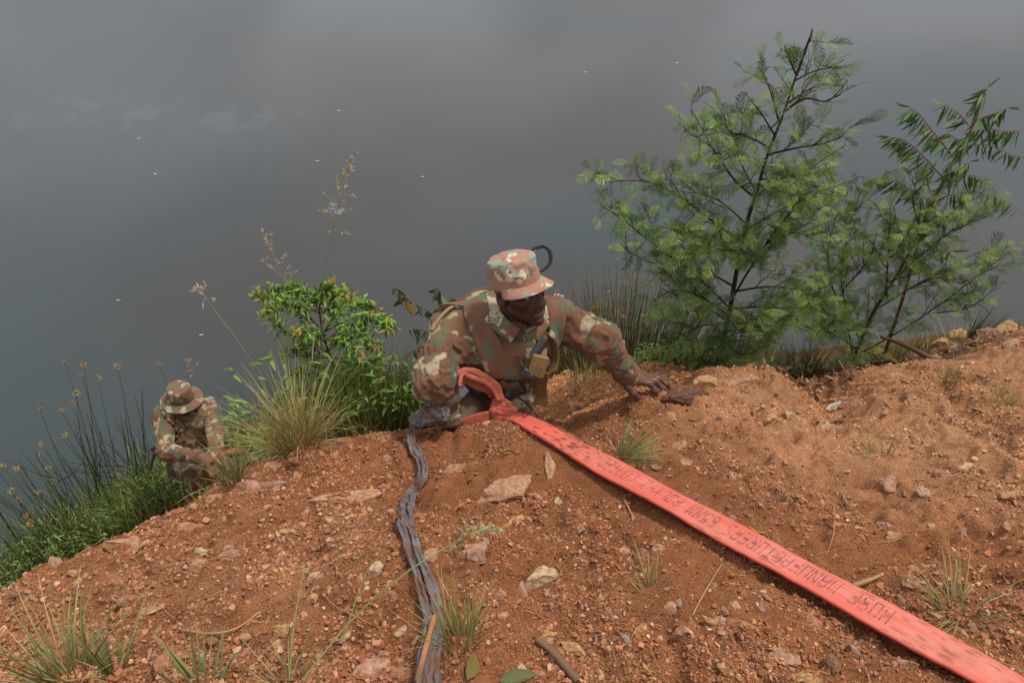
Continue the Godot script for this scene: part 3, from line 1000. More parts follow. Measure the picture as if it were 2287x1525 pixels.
func gum_sapling() -> void:
	var s := 3.1
	var base := at_s(1985, 772, s)
	base.y = ground_y(base.x, s) - 0.03
	var root := thing("gum_sapling", "slender gum sapling with a red stem and rows of long hanging leaves, far right", "tree", base, "saplings on the bank")
	var stem_mat := plain(0.7, 0.35)
	var lm := [leaf_mesh(601, 0.14, 0.18), leaf_mesh(602, 0.12, 0.30), leaf_mesh(603, 0.16, 0.1)]
	var mats := [foliage("gum_dark", Color(0.060, 0.120, 0.036), 0.42, 0.3), foliage("gum", Color(0.105, 0.180, 0.050), 0.42, 0.35), foliage("gum_young", Color(0.13, 0.20, 0.04), 0.45, 0.4)]
	var main := stem_of([[2000, 720], [2025, 640], [2060, 520], [2095, 430], [2140, 340], [2180, 270], [2196, 210]], s)
	main.push_front(base)
	var stems := [[main, 0.010, 0.0022, "trunk", Color(0.17, 0.060, 0.030), Color(0.24, 0.07, 0.05)]]
	for b in [[[[2105, 395], [2060, 345], [2020, 312], [1985, 305]], 0.0, 22], [[[2130, 350], [2090, 300], [2055, 255], [2030, 238]], -0.05, 20], [[[2140, 330], [2200, 322], [2250, 340], [2292, 352]], 0.05, 14], [[[2155, 300], [2200, 288], [2250, 292], [2290, 290]], 0.0, 14],
		[[[2165, 280], [2140, 250], [2110, 232]], 0.1, 9], [[[2175, 270], [2215, 255], [2255, 240]], 0.0, 10], [[[2185, 255], [2196, 215], [2208, 196]], 0.0, 12], [[[2080, 450], [2030, 420], [1990, 400], [1945, 398]], 0.0, 13],
		[[[2060, 510], [2010, 490], [1985, 470]], -0.1, 9], [[[2040, 580], [2010, 520], [2000, 470]], -0.15, 8], [[[2085, 450], [2150, 430], [2230, 440], [2290, 478]], 0.1, 12], [[[2100, 420], [2140, 380], [2170, 360]], -0.1, 12], [[[2120, 380], [2150, 330], [2165, 300]], -0.15, 12], [[[2060, 520], [2120, 480], [2170, 480]], -0.2, 9], [[[2070, 490], [2060, 430], [2080, 380]], -0.1, 9], [[[2110, 400], [2160, 390], [2200, 400]], 0.05, 10], [[[2040, 590], [2090, 560], [2130, 560]], -0.15, 8], [[[2150, 320], [2120, 300], [2090, 310]], 0.1, 9]]:
		stems.append([stem_of(b[0], s, b[1]), 0.0032, 0.0010, "branch", Color(0.22, 0.075, 0.045), Color(0.36, 0.12, 0.11), b[2]])
	var items := []
	for q in stems:
		var path := curve(q[0], 8)
		var sh := Shape.new()
		sh.origin = base
		sh.tube(path, taper(path.size(), q[1], q[2]), 6, q[4], q[5])
		part(q[3], sh.commit(), stem_mat, root)
		if q.size() < 7:
			continue
		var n: int = int(q[6] * 2.3)
		for i in n:
			var f := lerpf(0.12, 1.0, (i + rf(0, 0.8)) / n)
			var k := f * (path.size() - 1)
			var i0 := mini(int(k), path.size() - 2)
			var p := path[i0].lerp(path[i0 + 1], k - i0)
			var ax := (path[i0 + 1] - path[i0]).normalized()
			var d := (Vector3(-0.42, -0.9, 0.1) + ax * 0.25 + rdir() * 0.5).normalized()
			if f > 0.93:
				d = (ax + Vector3(0, -0.2, 0) + rdir() * 0.3).normalized()
			items.append([facing(d, rdir(), rf(0.055, 0.105) * (1.0 if f < 0.9 else 0.7), p), rng.randi() % 3, 2 if f > 0.9 or rng.randf() < 0.12 else rng.randi() % 2, rng.randf()])
	hang_leaves(root, "leaf", lm, mats, items, 300, "leaves")

func gum_seedling(bark: Material) -> void:
	var s := 2.35
	var base := at_s(985, 830, s)
	base.y = ground_y(base.x, s)
	var root := thing("gum_seedling", "thin gum seedling with broad drooping leaves behind the climbing person's shoulder", "shrub", base)
	var lm := [leaf_mesh(611, 0.34, 0.2), leaf_mesh(612, 0.28, 0.35)]
	var mats := [foliage("seed_gum", Color(0.075, 0.14, 0.055), 0.45, 0.35), foliage("seed_gum_grey", Color(0.14, 0.19, 0.10), 0.45, 0.35), foliage("seed_gum_rust", Color(0.25, 0.15, 0.035), 0.5, 0.4)]
	var items := []
	var k0 := 0
	for b in [[[[985, 790], [975, 720], [950, 690], [910, 670], [884, 640]], 13], [[[975, 740], [980, 700], [985, 660], [975, 642]], 11], [[[985, 760], [1005, 710], [1010, 690]], 8], [[[985, 790], [950, 740], [915, 735]], 7], [[[985, 800], [945, 775], [920, 785]], 6]]:
		var pts := stem_of(b[0], s, -0.08)
		if k0 == 0:
			pts.push_front(base)
		k0 += 1
		var path := curve(pts, 7)
		var sh := Shape.new()
		sh.origin = base
		sh.tube(path, taper(path.size(), 0.003, 0.001), 5, Color(0.16, 0.09, 0.06), Color(0.28, 0.15, 0.12))
		part("stem" if k0 == 1 else "branch", sh.commit(), bark, root)
		var many: int = int(b[1] * 1.6)
		for i in many:
			var f := lerpf(0.3, 1.0, (i + rng.randf()) / many)
			var k := f * (path.size() - 1)
			var i0 := mini(int(k), path.size() - 2)
			var p := path[i0].lerp(path[i0 + 1], k - i0)
			var d := (Vector3(-0.15, -0.8, 0.15) + rdir() * 0.6).normalized()
			items.append([facing(d, rdir() + Vector3(0, 0, 0.5), rf(0.045, 0.075), p), rng.randi() % 2, 2 if rng.randf() < 0.28 else rng.randi() % 2, rng.randf()])
	hang_leaves(root, "leaf", lm, mats, items, 300, "leaves")

func green_bush(bark: Material) -> void:
	var s := 2.15
	var base := at_s(792, 925, s)
	base.y = ground_y(base.x, s) - 0.02
	var root := thing("green_bush", "bright green leafy bush with orange shoots and one red brown stem, behind the tussock", "shrub", base)
	var lm := [leaf_mesh(621, 0.26, 0.2), leaf_mesh(622, 0.20, 0.35), leaf_mesh(623, 0.30, 0.1)]
	var mats := [foliage("bush_dark", Color(0.030, 0.075, 0.018), 0.6, 0.3), foliage("bush", Color(0.115, 0.235, 0.038), 0.6, 0.4), foliage("bush_pale", Color(0.22, 0.35, 0.045), 0.45, 0.45), foliage("bush_tip", Color(0.30, 0.21, 0.04), 0.5, 0.5)]  # leaf greens dealt at random, the orange one near shoot ends
	var items := []
	var main := stem_of([[782, 905], [762, 850], [738, 800], [720, 740], [712, 690]], s)
	main.push_front(base)
	var stems := [[main, 0.008, 0.003, "trunk", 0]]
	for b in [[[[720, 740], [680, 700], [630, 668], [575, 655]], -0.1, 30], [[[715, 700], [690, 660], [640, 640]], 0.1, 26], [[[712, 690], [720, 655], [735, 640]], 0.0, 26], [[[720, 720], [760, 680], [800, 672], [835, 690]], 0.05, 30], [[[725, 740], [790, 710], [850, 712], [868, 730]], -0.1, 28],
		[[[730, 770], [790, 750], [840, 770]], -0.15, 26], [[[735, 790], [690, 760], [640, 745], [590, 700]], 0.1, 26], [[[715, 700], [660, 680], [600, 690]], -0.2, 24], [[[725, 740], [750, 700], [780, 660]], -0.2, 26], [[[730, 770], [700, 740], [665, 735]], -0.25, 22], [[[735, 780], [760, 760], [800, 790]], -0.2, 22], [[[740, 800], [780, 800], [830, 810]], 0.15, 20], [[[715, 690], [670, 650], [620, 640]], 0.0, 22], [[[722, 700], [745, 665], [760, 650]], 0.1, 22], [[[730, 760], [770, 730], [820, 730]], 0.2, 22], [[[735, 800], [690, 795], [640, 785]], 0.05, 22], [[[745, 830], [700, 835], [655, 830]], 0.0, 20], [[[738, 790], [700, 770], [660, 775]], 0.1, 20], [[[760, 850], [800, 840], [845, 830]], 0.1, 22], [[[755, 830], [790, 815], [850, 800]], -0.05, 22]]:
		stems.append([stem_of(b[0], s, b[1]), 0.0032, 0.0010, "branch", b[2]])
	for q in stems:
		var path := curve(q[0], 7)
		var sh := Shape.new()
		sh.origin = base
		sh.tube(path, taper(path.size(), q[1], q[2]), 6, Color(0.13, 0.055, 0.030), Color(0.20, 0.08, 0.035))
		part(q[3], sh.commit(), bark, root)
		var n: int = int(q[4] * 5.5)
		for i in n:
			var f := lerpf(0.25, 1.0, (i + rng.randf()) / maxi(n, 1))
			var k := f * (path.size() - 1)
			var i0 := mini(int(k), path.size() - 2)
			var p := path[i0].lerp(path[i0 + 1], k - i0) + rdir() * 0.018
			var ax := (path[i0 + 1] - path[i0]).normalized()
			var d := (ax * 0.6 + rdir() * 0.8 + Vector3(0, -0.15, 0)).normalized()
			var m := 2 if rng.randf() < 0.35 else (1 if rng.randf() < 0.65 else 0)
			if f > 0.9 and rng.randf() < 0.45:
				m = 3
			items.append([facing(d, Vector3.UP + rdir() * 0.6, rf(0.018, 0.045), p), rng.randi() % 3, m, p.y + 0.1 * rng.randf()])
	hang_leaves(root, "leaf", lm, mats, items, 300, "leaves")

func near_grass() -> void:
	var g0 := Color(0.115, 0.135, 0.040)
	var g1 := Color(0.250, 0.270, 0.095)
	# the big dry tussock and its seed stalks
	tuft(near_ground(668, 962, 0.0), "big pale tussock with curling dry blades on the left crest", 400, 0.30, 0.80, 0.7, Color(0.20, 0.175, 0.050), Color(0.42, 0.40, 0.14), 0.45, "grass tufts on the bank", Vector3(0, 0, 0.05), "grass_tuft", "grass tuft", 0.0030, 0.06, 2.2)
	tuft(near_ground(522, 1072), "green and straw tuft at the crest in front of the stooping person", 90, 0.19, 0.65, 0.5, g0, g1, 0.4, "grass tufts on the bank", Vector3.ZERO, "grass_tuft", "grass tuft", 0.003, 0.03, 0.9)
	var s := 1.66
	seed_stalk([on_ground(692, 975), at_s(694, 880, s), at_s(702, 740, s), at_s(722, 620, s), at_s(748, 490, s), at_s(768, 415, s), at_s(781, 354, s)], "tallest grass stalk with an open golden seed head against the water", 0.36, 26, 0.085, Color(0.42, 0.32, 0.13), "seed stalks of the tussock")
	seed_stalk([near_ground(668, 975), at_s(672, 880, s), at_s(660, 740, s), at_s(640, 655, s), at_s(615, 580, s), at_s(593, 522, s)], "shorter grass stalk with a straw seed head leaning left of the tallest stalk", 0.32, 20, 0.07, Color(0.42, 0.30, 0.16), "seed stalks of the tussock")
	seed_stalk([near_ground(620, 980), at_s(590, 860, s), at_s(540, 775, s), at_s(490, 708, s), at_s(442, 642, s)], "green stalk leaning far left with a small pale seed head", 0.08, 12, 0.045, Color(0.48, 0.38, 0.26), "seed stalks of the tussock", 0.0013)
	seed_stalk([near_ground(735, 960), at_s(760, 880, s), at_s(790, 830, s), at_s(814, 796, s)], "short stalk leaning right out of the tussock", 0.1, 5, 0.02, Color(0.35, 0.33, 0.17), "seed stalks of the tussock", 0.0014)
	seed_stalk([near_ground(535, 1070), at_s(500, 960, 1.42), at_s(450, 860, 1.42), at_s(415, 800, 1.42)], "bare dry stalk rising in front of the stooping person's hat", 0.2, 6, 0.02, Color(0.34, 0.22, 0.12), "seed stalks of the tussock", 0.0011)
	# tufts on the bare ground
	tuft(on_ground(1392, 1022), "flattened green tuft leaning right, beside the lettering on the red hose", 95, 0.15, 0.7, 0.7, g0, g1, 0.3, "grass tufts on the bank", Vector3(0.75, 0, -0.1), "grass_tuft", "grass tuft", 0.0034, 0.025)
	tuft(on_ground(1966, 1024), "green tuft spread flat in the middle of the right ground", 80, 0.12, 0.9, 0.7, g0, g1, 0.35, "grass tufts on the bank", Vector3(-0.4, 0, 0), "grass_tuft", "grass tuft", 0.003, 0.03)
	tuft(on_ground(2126, 858), "upright green tuft on the upper right ground", 70, 0.13, 0.5, 0.4, g0, g1, 0.3, "grass tufts on the bank", Vector3.ZERO, "grass_tuft", "grass tuft", 0.003, 0.025)
	tuft(on_ground(2240, 902), "low straggling tuft near the right edge", 60, 0.12, 1.1, 0.8, Color(0.16, 0.15, 0.05), Color(0.27, 0.26, 0.10), 0.4, "grass tufts on the bank", Vector3.ZERO, "grass_tuft", "grass tuft", 0.003, 0.03)
	tuft(on_ground(2142, 1362), "sprawling green tuft right of the lower red hose", 60, 0.15, 1.3, 0.6, g0, g1, 0.3, "grass tufts on the bank", Vector3(-0.2, 0, -0.2), "grass_tuft", "grass tuft", 0.0034, 0.03)
	tuft(on_ground(1024, 1430), "yellow green tuft growing against the blue hose", 95, 0.16, 0.75, 0.45, Color(0.15, 0.135, 0.035), Color(0.26, 0.27, 0.09), 0.45, "grass tufts on the bank", Vector3(-0.1, 0, -0.25), "grass_tuft", "grass tuft", 0.003, 0.035, 0.6)
	tuft(on_ground(150, 1512), "pale green tuft with wide blades in the bottom left corner", 110, 0.20, 0.9, 0.6, Color(0.16, 0.16, 0.05), Color(0.30, 0.31, 0.12), 0.3, "grass tufts on the bank", Vector3(0, 0, -0.1), "grass_tuft", "grass tuft", 0.0042, 0.04)
	tuft(on_ground(250, 1490), "sharp upright green blades right of the corner tuft", 26, 0.17, 0.6, 0.2, g0, g1, 0.15, "grass tufts on the bank", Vector3(0, 0, -0.4), "grass_tuft", "grass tuft", 0.0046, 0.02)
	tuft(on_ground(455, 1525), "few stiff green blades at the bottom edge left of the blue hose", 16, 0.17, 0.7, 0.2, g0, g1, 0.1, "grass tufts on the bank", Vector3(0, 0, -0.5), "grass_tuft", "grass tuft", 0.0050, 0.03)
	tuft(on_ground(640, 1528), "dry fan of blades at the bottom edge", 40, 0.13, 1.0, 0.5, g0, g1, 0.6, "grass tufts on the bank", Vector3(-0.2, 0, -0.2), "grass_tuft", "grass tuft", 0.0034, 0.03)
	tuft(on_ground(1452, 1318), "thin sprig of straw blades below the red hose", 20, 0.12, 0.7, 0.3, g0, g1, 0.7, "grass tufts on the bank", Vector3(-0.2, 0, -0.3), "grass_tuft", "grass tuft", 0.003, 0.02)
	tuft(on_ground(1392, 1506), "thin sprig at the bottom edge below the red hose", 16, 0.09, 0.6, 0.3, g0, g1, 0.6, "grass tufts on the bank", Vector3(-0.2, 0, -0.3), "grass_tuft", "grass tuft", 0.003, 0.02)
	tuft(on_ground(1128, 976), "tiny pale sprig just under the knot", 18, 0.05, 0.8, 0.3, Color(0.26, 0.25, 0.12), Color(0.38, 0.37, 0.20), 0.3, "grass tufts on the bank", Vector3(0, 0, 0), "grass_tuft", "grass tuft", 0.0024, 0.012)
	tuft(on_ground(1300, 858), "faded yellow tuft on the path behind the reaching arm", 120, 0.10, 1.0, 0.6, Color(0.22, 0.17, 0.06), Color(0.34, 0.28, 0.12), 0.5, "grass tufts on the bank", Vector3.ZERO, "grass_tuft", "grass tuft", 0.003, 0.07)
	tuft(on_ground(1745, 1135), "dark clump of dry roots above the red hose", 150, 0.055, 1.4, 0.9, Color(0.10, 0.05, 0.025), Color(0.16, 0.085, 0.04), 0.15, "grass tufts on the bank", Vector3.ZERO, "root_clump", "root clump", 0.0016, 0.035, 1.0)
	tuft(at_s(1800, 806, 2.85) * Vector3(1, 0, 1) + Vector3(0, ground_y(at_s(1800, 806, 2.85).x, 2.85), 0), "wiry dark brown and olive bush low under the wattles", 420, 0.26, 1.1, 0.4, Color(0.06, 0.05, 0.025), Color(0.12, 0.12, 0.045), 0.12, "", Vector3(-0.2, 0, 0), "wiry_bush", "bush", 0.0022, 0.09)
	var sd := at_s(2190, 726, 4.2)
	tuft(drop(sd), "dark green sedge on the right crest against the water", 110, 0.34, 0.4, 0.15, Color(0.05, 0.07, 0.025), Color(0.10, 0.12, 0.04), 0.12, "", Vector3(0.3, 0, 0), "sedge", "sedge", 0.0045, 0.05)
	# stalks that lie across the near ground
	seed_stalk([on_ground(690, 1545, 0.05), on_ground(800, 1448, 0.10), on_ground(900, 1372, 0.12), on_ground(990, 1308, 0.12), on_ground(1060, 1262, 0.11), on_ground(1118, 1240, 0.10)], "long green grass stalk with a feathery head lying over the blue hose", 0.30, 34, 0.05, Color(0.28, 0.30, 0.15), "stalks over the near ground", 0.0021)
	seed_stalk([on_ground(650, 1530, 0.02), on_ground(672, 1450, 0.08), on_ground(700, 1330, 0.11)], "single upright green blade at the bottom left of the blue hose", 0.05, 2, 0.01, Color(0.22, 0.24, 0.09), "stalks over the near ground", 0.0024)
	seed_stalk([on_ground(770, 1470, 0.05), on_ground(810, 1400, 0.10), on_ground(840, 1326, 0.11)], "thin green blade left of the blue hose", 0.05, 2, 0.01, Color(0.20, 0.23, 0.10), "stalks over the near ground", 0.0016)

func rush_beds() -> void:
	# leafy green ground cover along the left shore and behind the crest
	sward("shore_grass", "lush green grass along the left shore", [[-3.55, 3.35], [-3.2, 3.7], [-2.95, 4.0], [-2.75, 4.25], [-3.9, 2.9], [-2.5, 4.5], [-3.0, 3.7]], 3600, 0.34, 0.42, Color(0.065, 0.100, 0.025), Color(0.165, 0.240, 0.060), 0.18, 0.8, 0.006)
	weeds("shore_weeds", "leafy green weeds in the shore grass", [[-3.3, 3.5], [-2.9, 3.9], [-2.75, 4.1], [-3.6, 3.2], [-2.6, 4.2]], 260, 0.30, 0.30, 0.05, Color(0.115, 0.185, 0.050))
	sward("bank_grass", "tall green grass behind the crest between the bush and the climbing person", [[-0.62, 2.05], [-0.5, 2.15], [-0.4, 2.2], [-0.75, 2.0], [-0.3, 2.45], [-0.5, 2.4]], 3400, 0.20, 0.46, Color(0.080, 0.115, 0.022), Color(0.190, 0.260, 0.055), 0.14, 0.34, 0.0034)
	weeds("bank_weeds", "leafy bright green weeds under the bush behind the crest", [[-0.62, 2.1], [-0.75, 2.05], [-0.5, 2.2], [-0.85, 1.98], [-0.4, 2.25]], 480, 0.20, 0.44, 0.045, Color(0.115, 0.200, 0.038))
	sward("slope_grass", "mixed grass on the slope under the tussock", [[-0.85, 1.9], [-0.7, 1.88], [-0.95, 1.75], [-1.05, 1.6], [-0.6, 1.85]], 1100, 0.13, 0.12, Color(0.070, 0.10, 0.022), Color(0.14, 0.18, 0.045), 0.2, 0.7, 0.003)
	sward("path_grass", "short green and yellow grass below the path behind the reaching arm", [[0.62, 3.1], [0.85, 3.0], [1.05, 2.9], [0.75, 3.4], [0.5, 3.6], [1.1, 3.2], [0.3, 3.7], [0.95, 2.65]], 3400, 0.28, 0.16, Color(0.060, 0.080, 0.018), Color(0.140, 0.170, 0.038), 0.22, 0.7, 0.004)
	weeds("path_weeds", "small weeds in the grass under the wattle", [[0.9, 2.85], [1.1, 2.75], [1.3, 2.9], [1.0, 3.1], [0.8, 3.1]], 300, 0.25, 0.16, 0.035, Color(0.080, 0.115, 0.028))
	sward("far_grass", "bright green grass patch behind the right crest lumps", [[2.5, 3.95], [2.75, 4.1], [2.35, 3.8]], 700, 0.22, 0.24, Color(0.075, 0.11, 0.025), Color(0.17, 0.21, 0.06), 0.25, 0.6, 0.004)
	sward("bench_grass", "patchy dry and green grass on the lower bench past the right crest", [[2.3, 4.2], [2.8, 4.6], [3.2, 5.0], [2.6, 4.9], [2.0, 4.4], [3.7, 5.1], [2.2, 3.8], [3.3, 4.5]], 2600, 0.42, 0.22, Color(0.070, 0.080, 0.025), Color(0.150, 0.170, 0.055), 0.40, 0.8, 0.005)
	sward("water_edge_grass", "thin grass at the far water's edge", [[-1.2, 5.2], [-0.4, 5.4], [0.5, 5.5], [1.5, 5.6], [2.4, 5.8], [-1.9, 4.8]], 1500, 0.5, 0.35, Color(0.045, 0.07, 0.020), Color(0.10, 0.14, 0.04), 0.2, 0.5, 0.006)
	# the left rushes with rusty heads
	var root := thing("rush_clump", "tall dark rushes with rusty yellow flower heads standing in the water at the left edge", "rushes", at(200, 1130, 5.5) * Vector3(1, 0, 1), "rush clumps")
	var sh := Shape.new()
	var hd := Shape.new()
	sh.origin = root.position
	hd.origin = root.position
	var tips := [[144, 809], [185, 815], [260, 817], [354, 815], [182, 838], [218, 846], [169, 878], [159, 901], [87, 909], [136, 917], [144, 972], [92, 992], [90, 1015], [6, 1039], [35, 1045], [107, 1045], [22, 1096], [43, 1116], [83, 1098], [57, 1151], [67, 1169], [118, 1074]]
	for i in 130:
		var tip: Array = tips[i] if i < tips.size() else [rf(-60, 330), 0]
		var u: float = tip[0]
		if i >= tips.size():
			tip[1] = lerpf(1000.0, 860.0, clampf(u / 330.0, 0, 1)) + rf(0, 190)
		var bu: float = lerpf(u, u * 0.72 + 118.0, 0.85) + rf(-35, 35)
		var bv := 1292.0 - bu * 0.60 - rf(20, 110)
		if bv < float(tip[1]) + 60.0:
			bv = float(tip[1]) + rf(90, 150)
		var rr := ray_dir(bu, bv)
		var b := eye + rr * ((EYE - 0.05) / -rr.y)
		b.y = 0.0
		if ground_y(b.x, -b.z) > 0.25:
			b = on_ground(bu, bv)
		var tp := at_s(u, tip[1], -b.z - rf(0.0, 0.25))
		var gg := rf(0.6, 1.3)
		var has := i < tips.size() or rng.randf() < 0.02
		rush(b, tp, Vector3(rf(-0.12, 0.12), rf(-0.06, 0.1), 0), 0.0038, [Color(0.42, 0.28, 0.05), Color(0.30, 0.14, 0.05), Color(0.40, 0.22, 0.06)][rng.randi() % 3], 0.036 if has else 0.0, sh, hd, Color(0.040, 0.062, 0.018) * gg, Color(0.115, 0.185, 0.050) * gg)
	# fallen and crossing stems over the water
	for i in 12:
		var u := rf(80, 330)
		var b := at(u, rf(1000, 1120), 5.6)
		b.y = rf(0.05, 0.4)
		rush(b, b + Vector3(rf(-0.6, 0.4), rf(-0.05, 0.35), rf(-0.3, 0.3)), Vector3(0, 0.1, 0), 0.0042, Color.BLACK, 0.0, sh, hd, Color(0.02, 0.018, 0.013), Color(0.03, 0.03, 0.02))
	part("stems", sh.commit(), plain(0.6, 0.35), root, "stuff")
	part("flower_heads", hd.commit(), foliage("grass", Color.WHITE, 0.6, 0.4), root, "stuff")
	# the rushes behind the reaching arm
	var r2 := thing("rush_clump", "dense green and brown rushes behind the reaching arm, left of the wattle", "rushes", drop(Vector3(0.75, 0, -3.7)), "rush clumps")
	var s2 := Shape.new()
	var h2 := Shape.new()
	s2.origin = r2.position
	h2.origin = r2.position
	for i in 620:
		var a := rf(0, TAU)
		var r := sqrt(rng.randf())
		var x := 0.74 + cos(a) * 0.42 * r
		var s := 3.62 + sin(a) * 0.30 * r
		var b := Vector3(x, ground_y(x, s) - 0.02, -s)
		var ln := rf(0.42, 0.80) * (1.12 - 0.35 * r)
		var d := Vector3(cos(a) * 0.30 * r + rf(-0.14, 0.14), 1.0, -sin(a) * 0.25 * r + rf(-0.1, 0.1)).normalized()
		if rng.randf() < 0.05:
			ln *= 1.35
		var gg := rf(0.55, 1.3)
		var dry := rng.randf() < 0.25
		rush(b, b + d * ln, Vector3(rf(-0.06, 0.06), 0, 0), 0.0026, Color(0.30, 0.16, 0.07), 0.022 if rng.randf() < 0.10 else 0.0, s2, h2, (Color(0.075, 0.085, 0.024) if not dry else Color(0.18, 0.12, 0.05)) * gg, (Color(0.15, 0.20, 0.055) if not dry else Color(0.46, 0.29, 0.15)) * gg)
	part("stems", s2.commit(), plain(0.6, 0.35), r2, "stuff")
	part("flower_heads", h2.commit(), foliage("grass", Color.WHITE, 0.6, 0.4), r2, "stuff")

# ------------------------------------------------------------------ plants
var leaf_mats := {}

func foliage(key: String, c: Color, rough := 0.55, back := 0.35) -> StandardMaterial3D:
	if leaf_mats.has(key):
		return leaf_mats[key]
	var m := StandardMaterial3D.new()
	m.vertex_color_use_as_albedo = true
	m.albedo_color = c.linear_to_srgb()
	m.roughness = rough
	m.metallic_specular = 0.35
	m.backlight_enabled = true
	m.backlight = Color(back, back, back)
	leaf_mats[key] = m
	return m

# a twice-feathered wattle leaf, one unit long, growing along +z with its face up
func frond_mesh(sd: int) -> ArrayMesh:
	var r := RandomNumberGenerator.new()
	r.seed = sd
	var sh := Shape.new()
	var pts := PackedVector3Array()
	var bend := r.randf_range(0.25, 0.6)
	var sway := r.randf_range(-0.18, 0.18)
	for i in 7:
		var f := i / 6.0
		pts.append(Vector3(sway * f * f, -bend * f * f * 0.5, f * (1.0 - 0.12 * f)))
	sh.tube(pts, taper(7, 0.012, 0.005), 3, Color(0.9, 0.8, 0.5), Color(1, 1, 0.6), false)
	var pairs := 10
	for i in pairs:
		var f := 0.10 + 0.9 * float(i) / (pairs - 1)
		var k := f * 6.0
		var i0 := mini(int(k), 5)
		var p := pts[i0].lerp(pts[i0 + 1], k - i0)
		var ax := (pts[i0 + 1] - pts[i0]).normalized()
		var ln := 0.44 * pow(sin(PI * (0.12 + 0.83 * f)), 0.8) * r.randf_range(0.8, 1.12)
		for sd2 in [-1.0, 1.0]:
			var out := (Vector3(sd2, r.randf_range(-0.12, 0.3), 0) + ax * r.randf_range(0.7, 1.15)).normalized()
			var wd := (ax - out * ax.dot(out)).normalized() * 0.020
			var q := p + out * ln * 0.55
			var e := p + out * ln + Vector3(0, -0.10 * ln, 0) + ax * 0.02
			var nn := out.cross(ax).normalized()
			var t := r.randf_range(0.8, 1.15)
			var c := Color(t, t, t)
			var c2 := Color(t * 1.2, t * 1.15, t)
			var a := sh.vert(p - wd * 0.4, nn, c)
			var b := sh.vert(p + wd * 0.4, nn, c)
			var c3 := sh.vert(q - wd, nn, c)
			var d := sh.vert(q + wd, nn, c)
			var tip := sh.vert(e, nn, c2)
			sh.quad(a, b, d, c3)
			sh.tri(c3, d, tip)
	return sh.commit()

# a long pointed leaf, one unit long, along +z, face up
func leaf_mesh(sd: int, wide: float, bend: float) -> ArrayMesh:
	var r := RandomNumberGenerator.new()
	r.seed = sd
	var sh := Shape.new()
	var n := 7
	var rows := []
	var side := r.randf_range(-0.25, 0.25)
	for i in n:
		var f := i / float(n - 1)
		var c := Vector3(side * f * f, -bend * f * f, f)
		var w := wide * 0.5 * pow(sin(PI * pow(f, 0.8)), 0.85) + 0.003
		var up := Vector3(0, 0.25 * w, 0)
		var t := 0.9 + 0.15 * f
		rows.append([sh.vert(c - Vector3(w, 0, 0) + up, Vector3(-0.25, 1, bend * f).normalized(), Color(t, t, t)), sh.vert(c, Vector3(0, 1, bend * f).normalized(), Color(t * 1.2, t * 1.15, t)), sh.vert(c + Vector3(w, 0, 0) + up, Vector3(0.25, 1, bend * f).normalized(), Color(t, t, t))])
		if i > 0:
			var a: Array = rows[i - 1]
			var b: Array = rows[i]
			sh.quad(a[0], a[1], b[1], b[0])
			sh.quad(a[1], a[2], b[2], b[1])
	return sh.commit()

func facing(dir: Vector3, up: Vector3, size: float, where: Vector3) -> Transform3D:
	var z := dir.normalized()
	var x := up.cross(z)
	if x.length() < 0.05:
		x = Vector3.RIGHT.cross(z)
	x = x.normalized()
	var y := z.cross(x)
	return Transform3D(Basis(x * size, y * size, z * size), where)

# one kind of leaf set at many places: the first limit as parts of their own, the rest as one mass
func hang_leaves(root: Node3D, called: String, meshes: Array, mats: Array, items: Array, limit: int, mass: String) -> void:
	items.sort_custom(func(a, b): return a[3] > b[3])
	var rest := {}
	for i in items.size():
		var it: Array = items[i]
		var t: Transform3D = it[0]
		t.origin -= root.position
		if i < limit:
			var o := part(called, meshes[it[1]], mats[it[2]], root)
			o.transform = t
		else:
			var k := Vector2i(it[1], it[2])
			if not rest.has(k):
				rest[k] = []
			rest[k].append(t)
	for k in rest:
		scatter(mass, meshes[k.x], mats[k.y], rest[k], PackedColorArray(), root)

func run_length(path: PackedVector3Array) -> float:
	var t := 0.0
	for i in path.size() - 1:
		t += path[i].distance_to(path[i + 1])
	return t

func run_at(path: PackedVector3Array, along: float) -> Array:
	var i := 0
	while i < path.size() - 2 and along > path[i].distance_to(path[i + 1]):
		along -= path[i].distance_to(path[i + 1])
		i += 1
	var ax := (path[i + 1] - path[i]).normalized()
	return [path[i] + ax * along, ax]

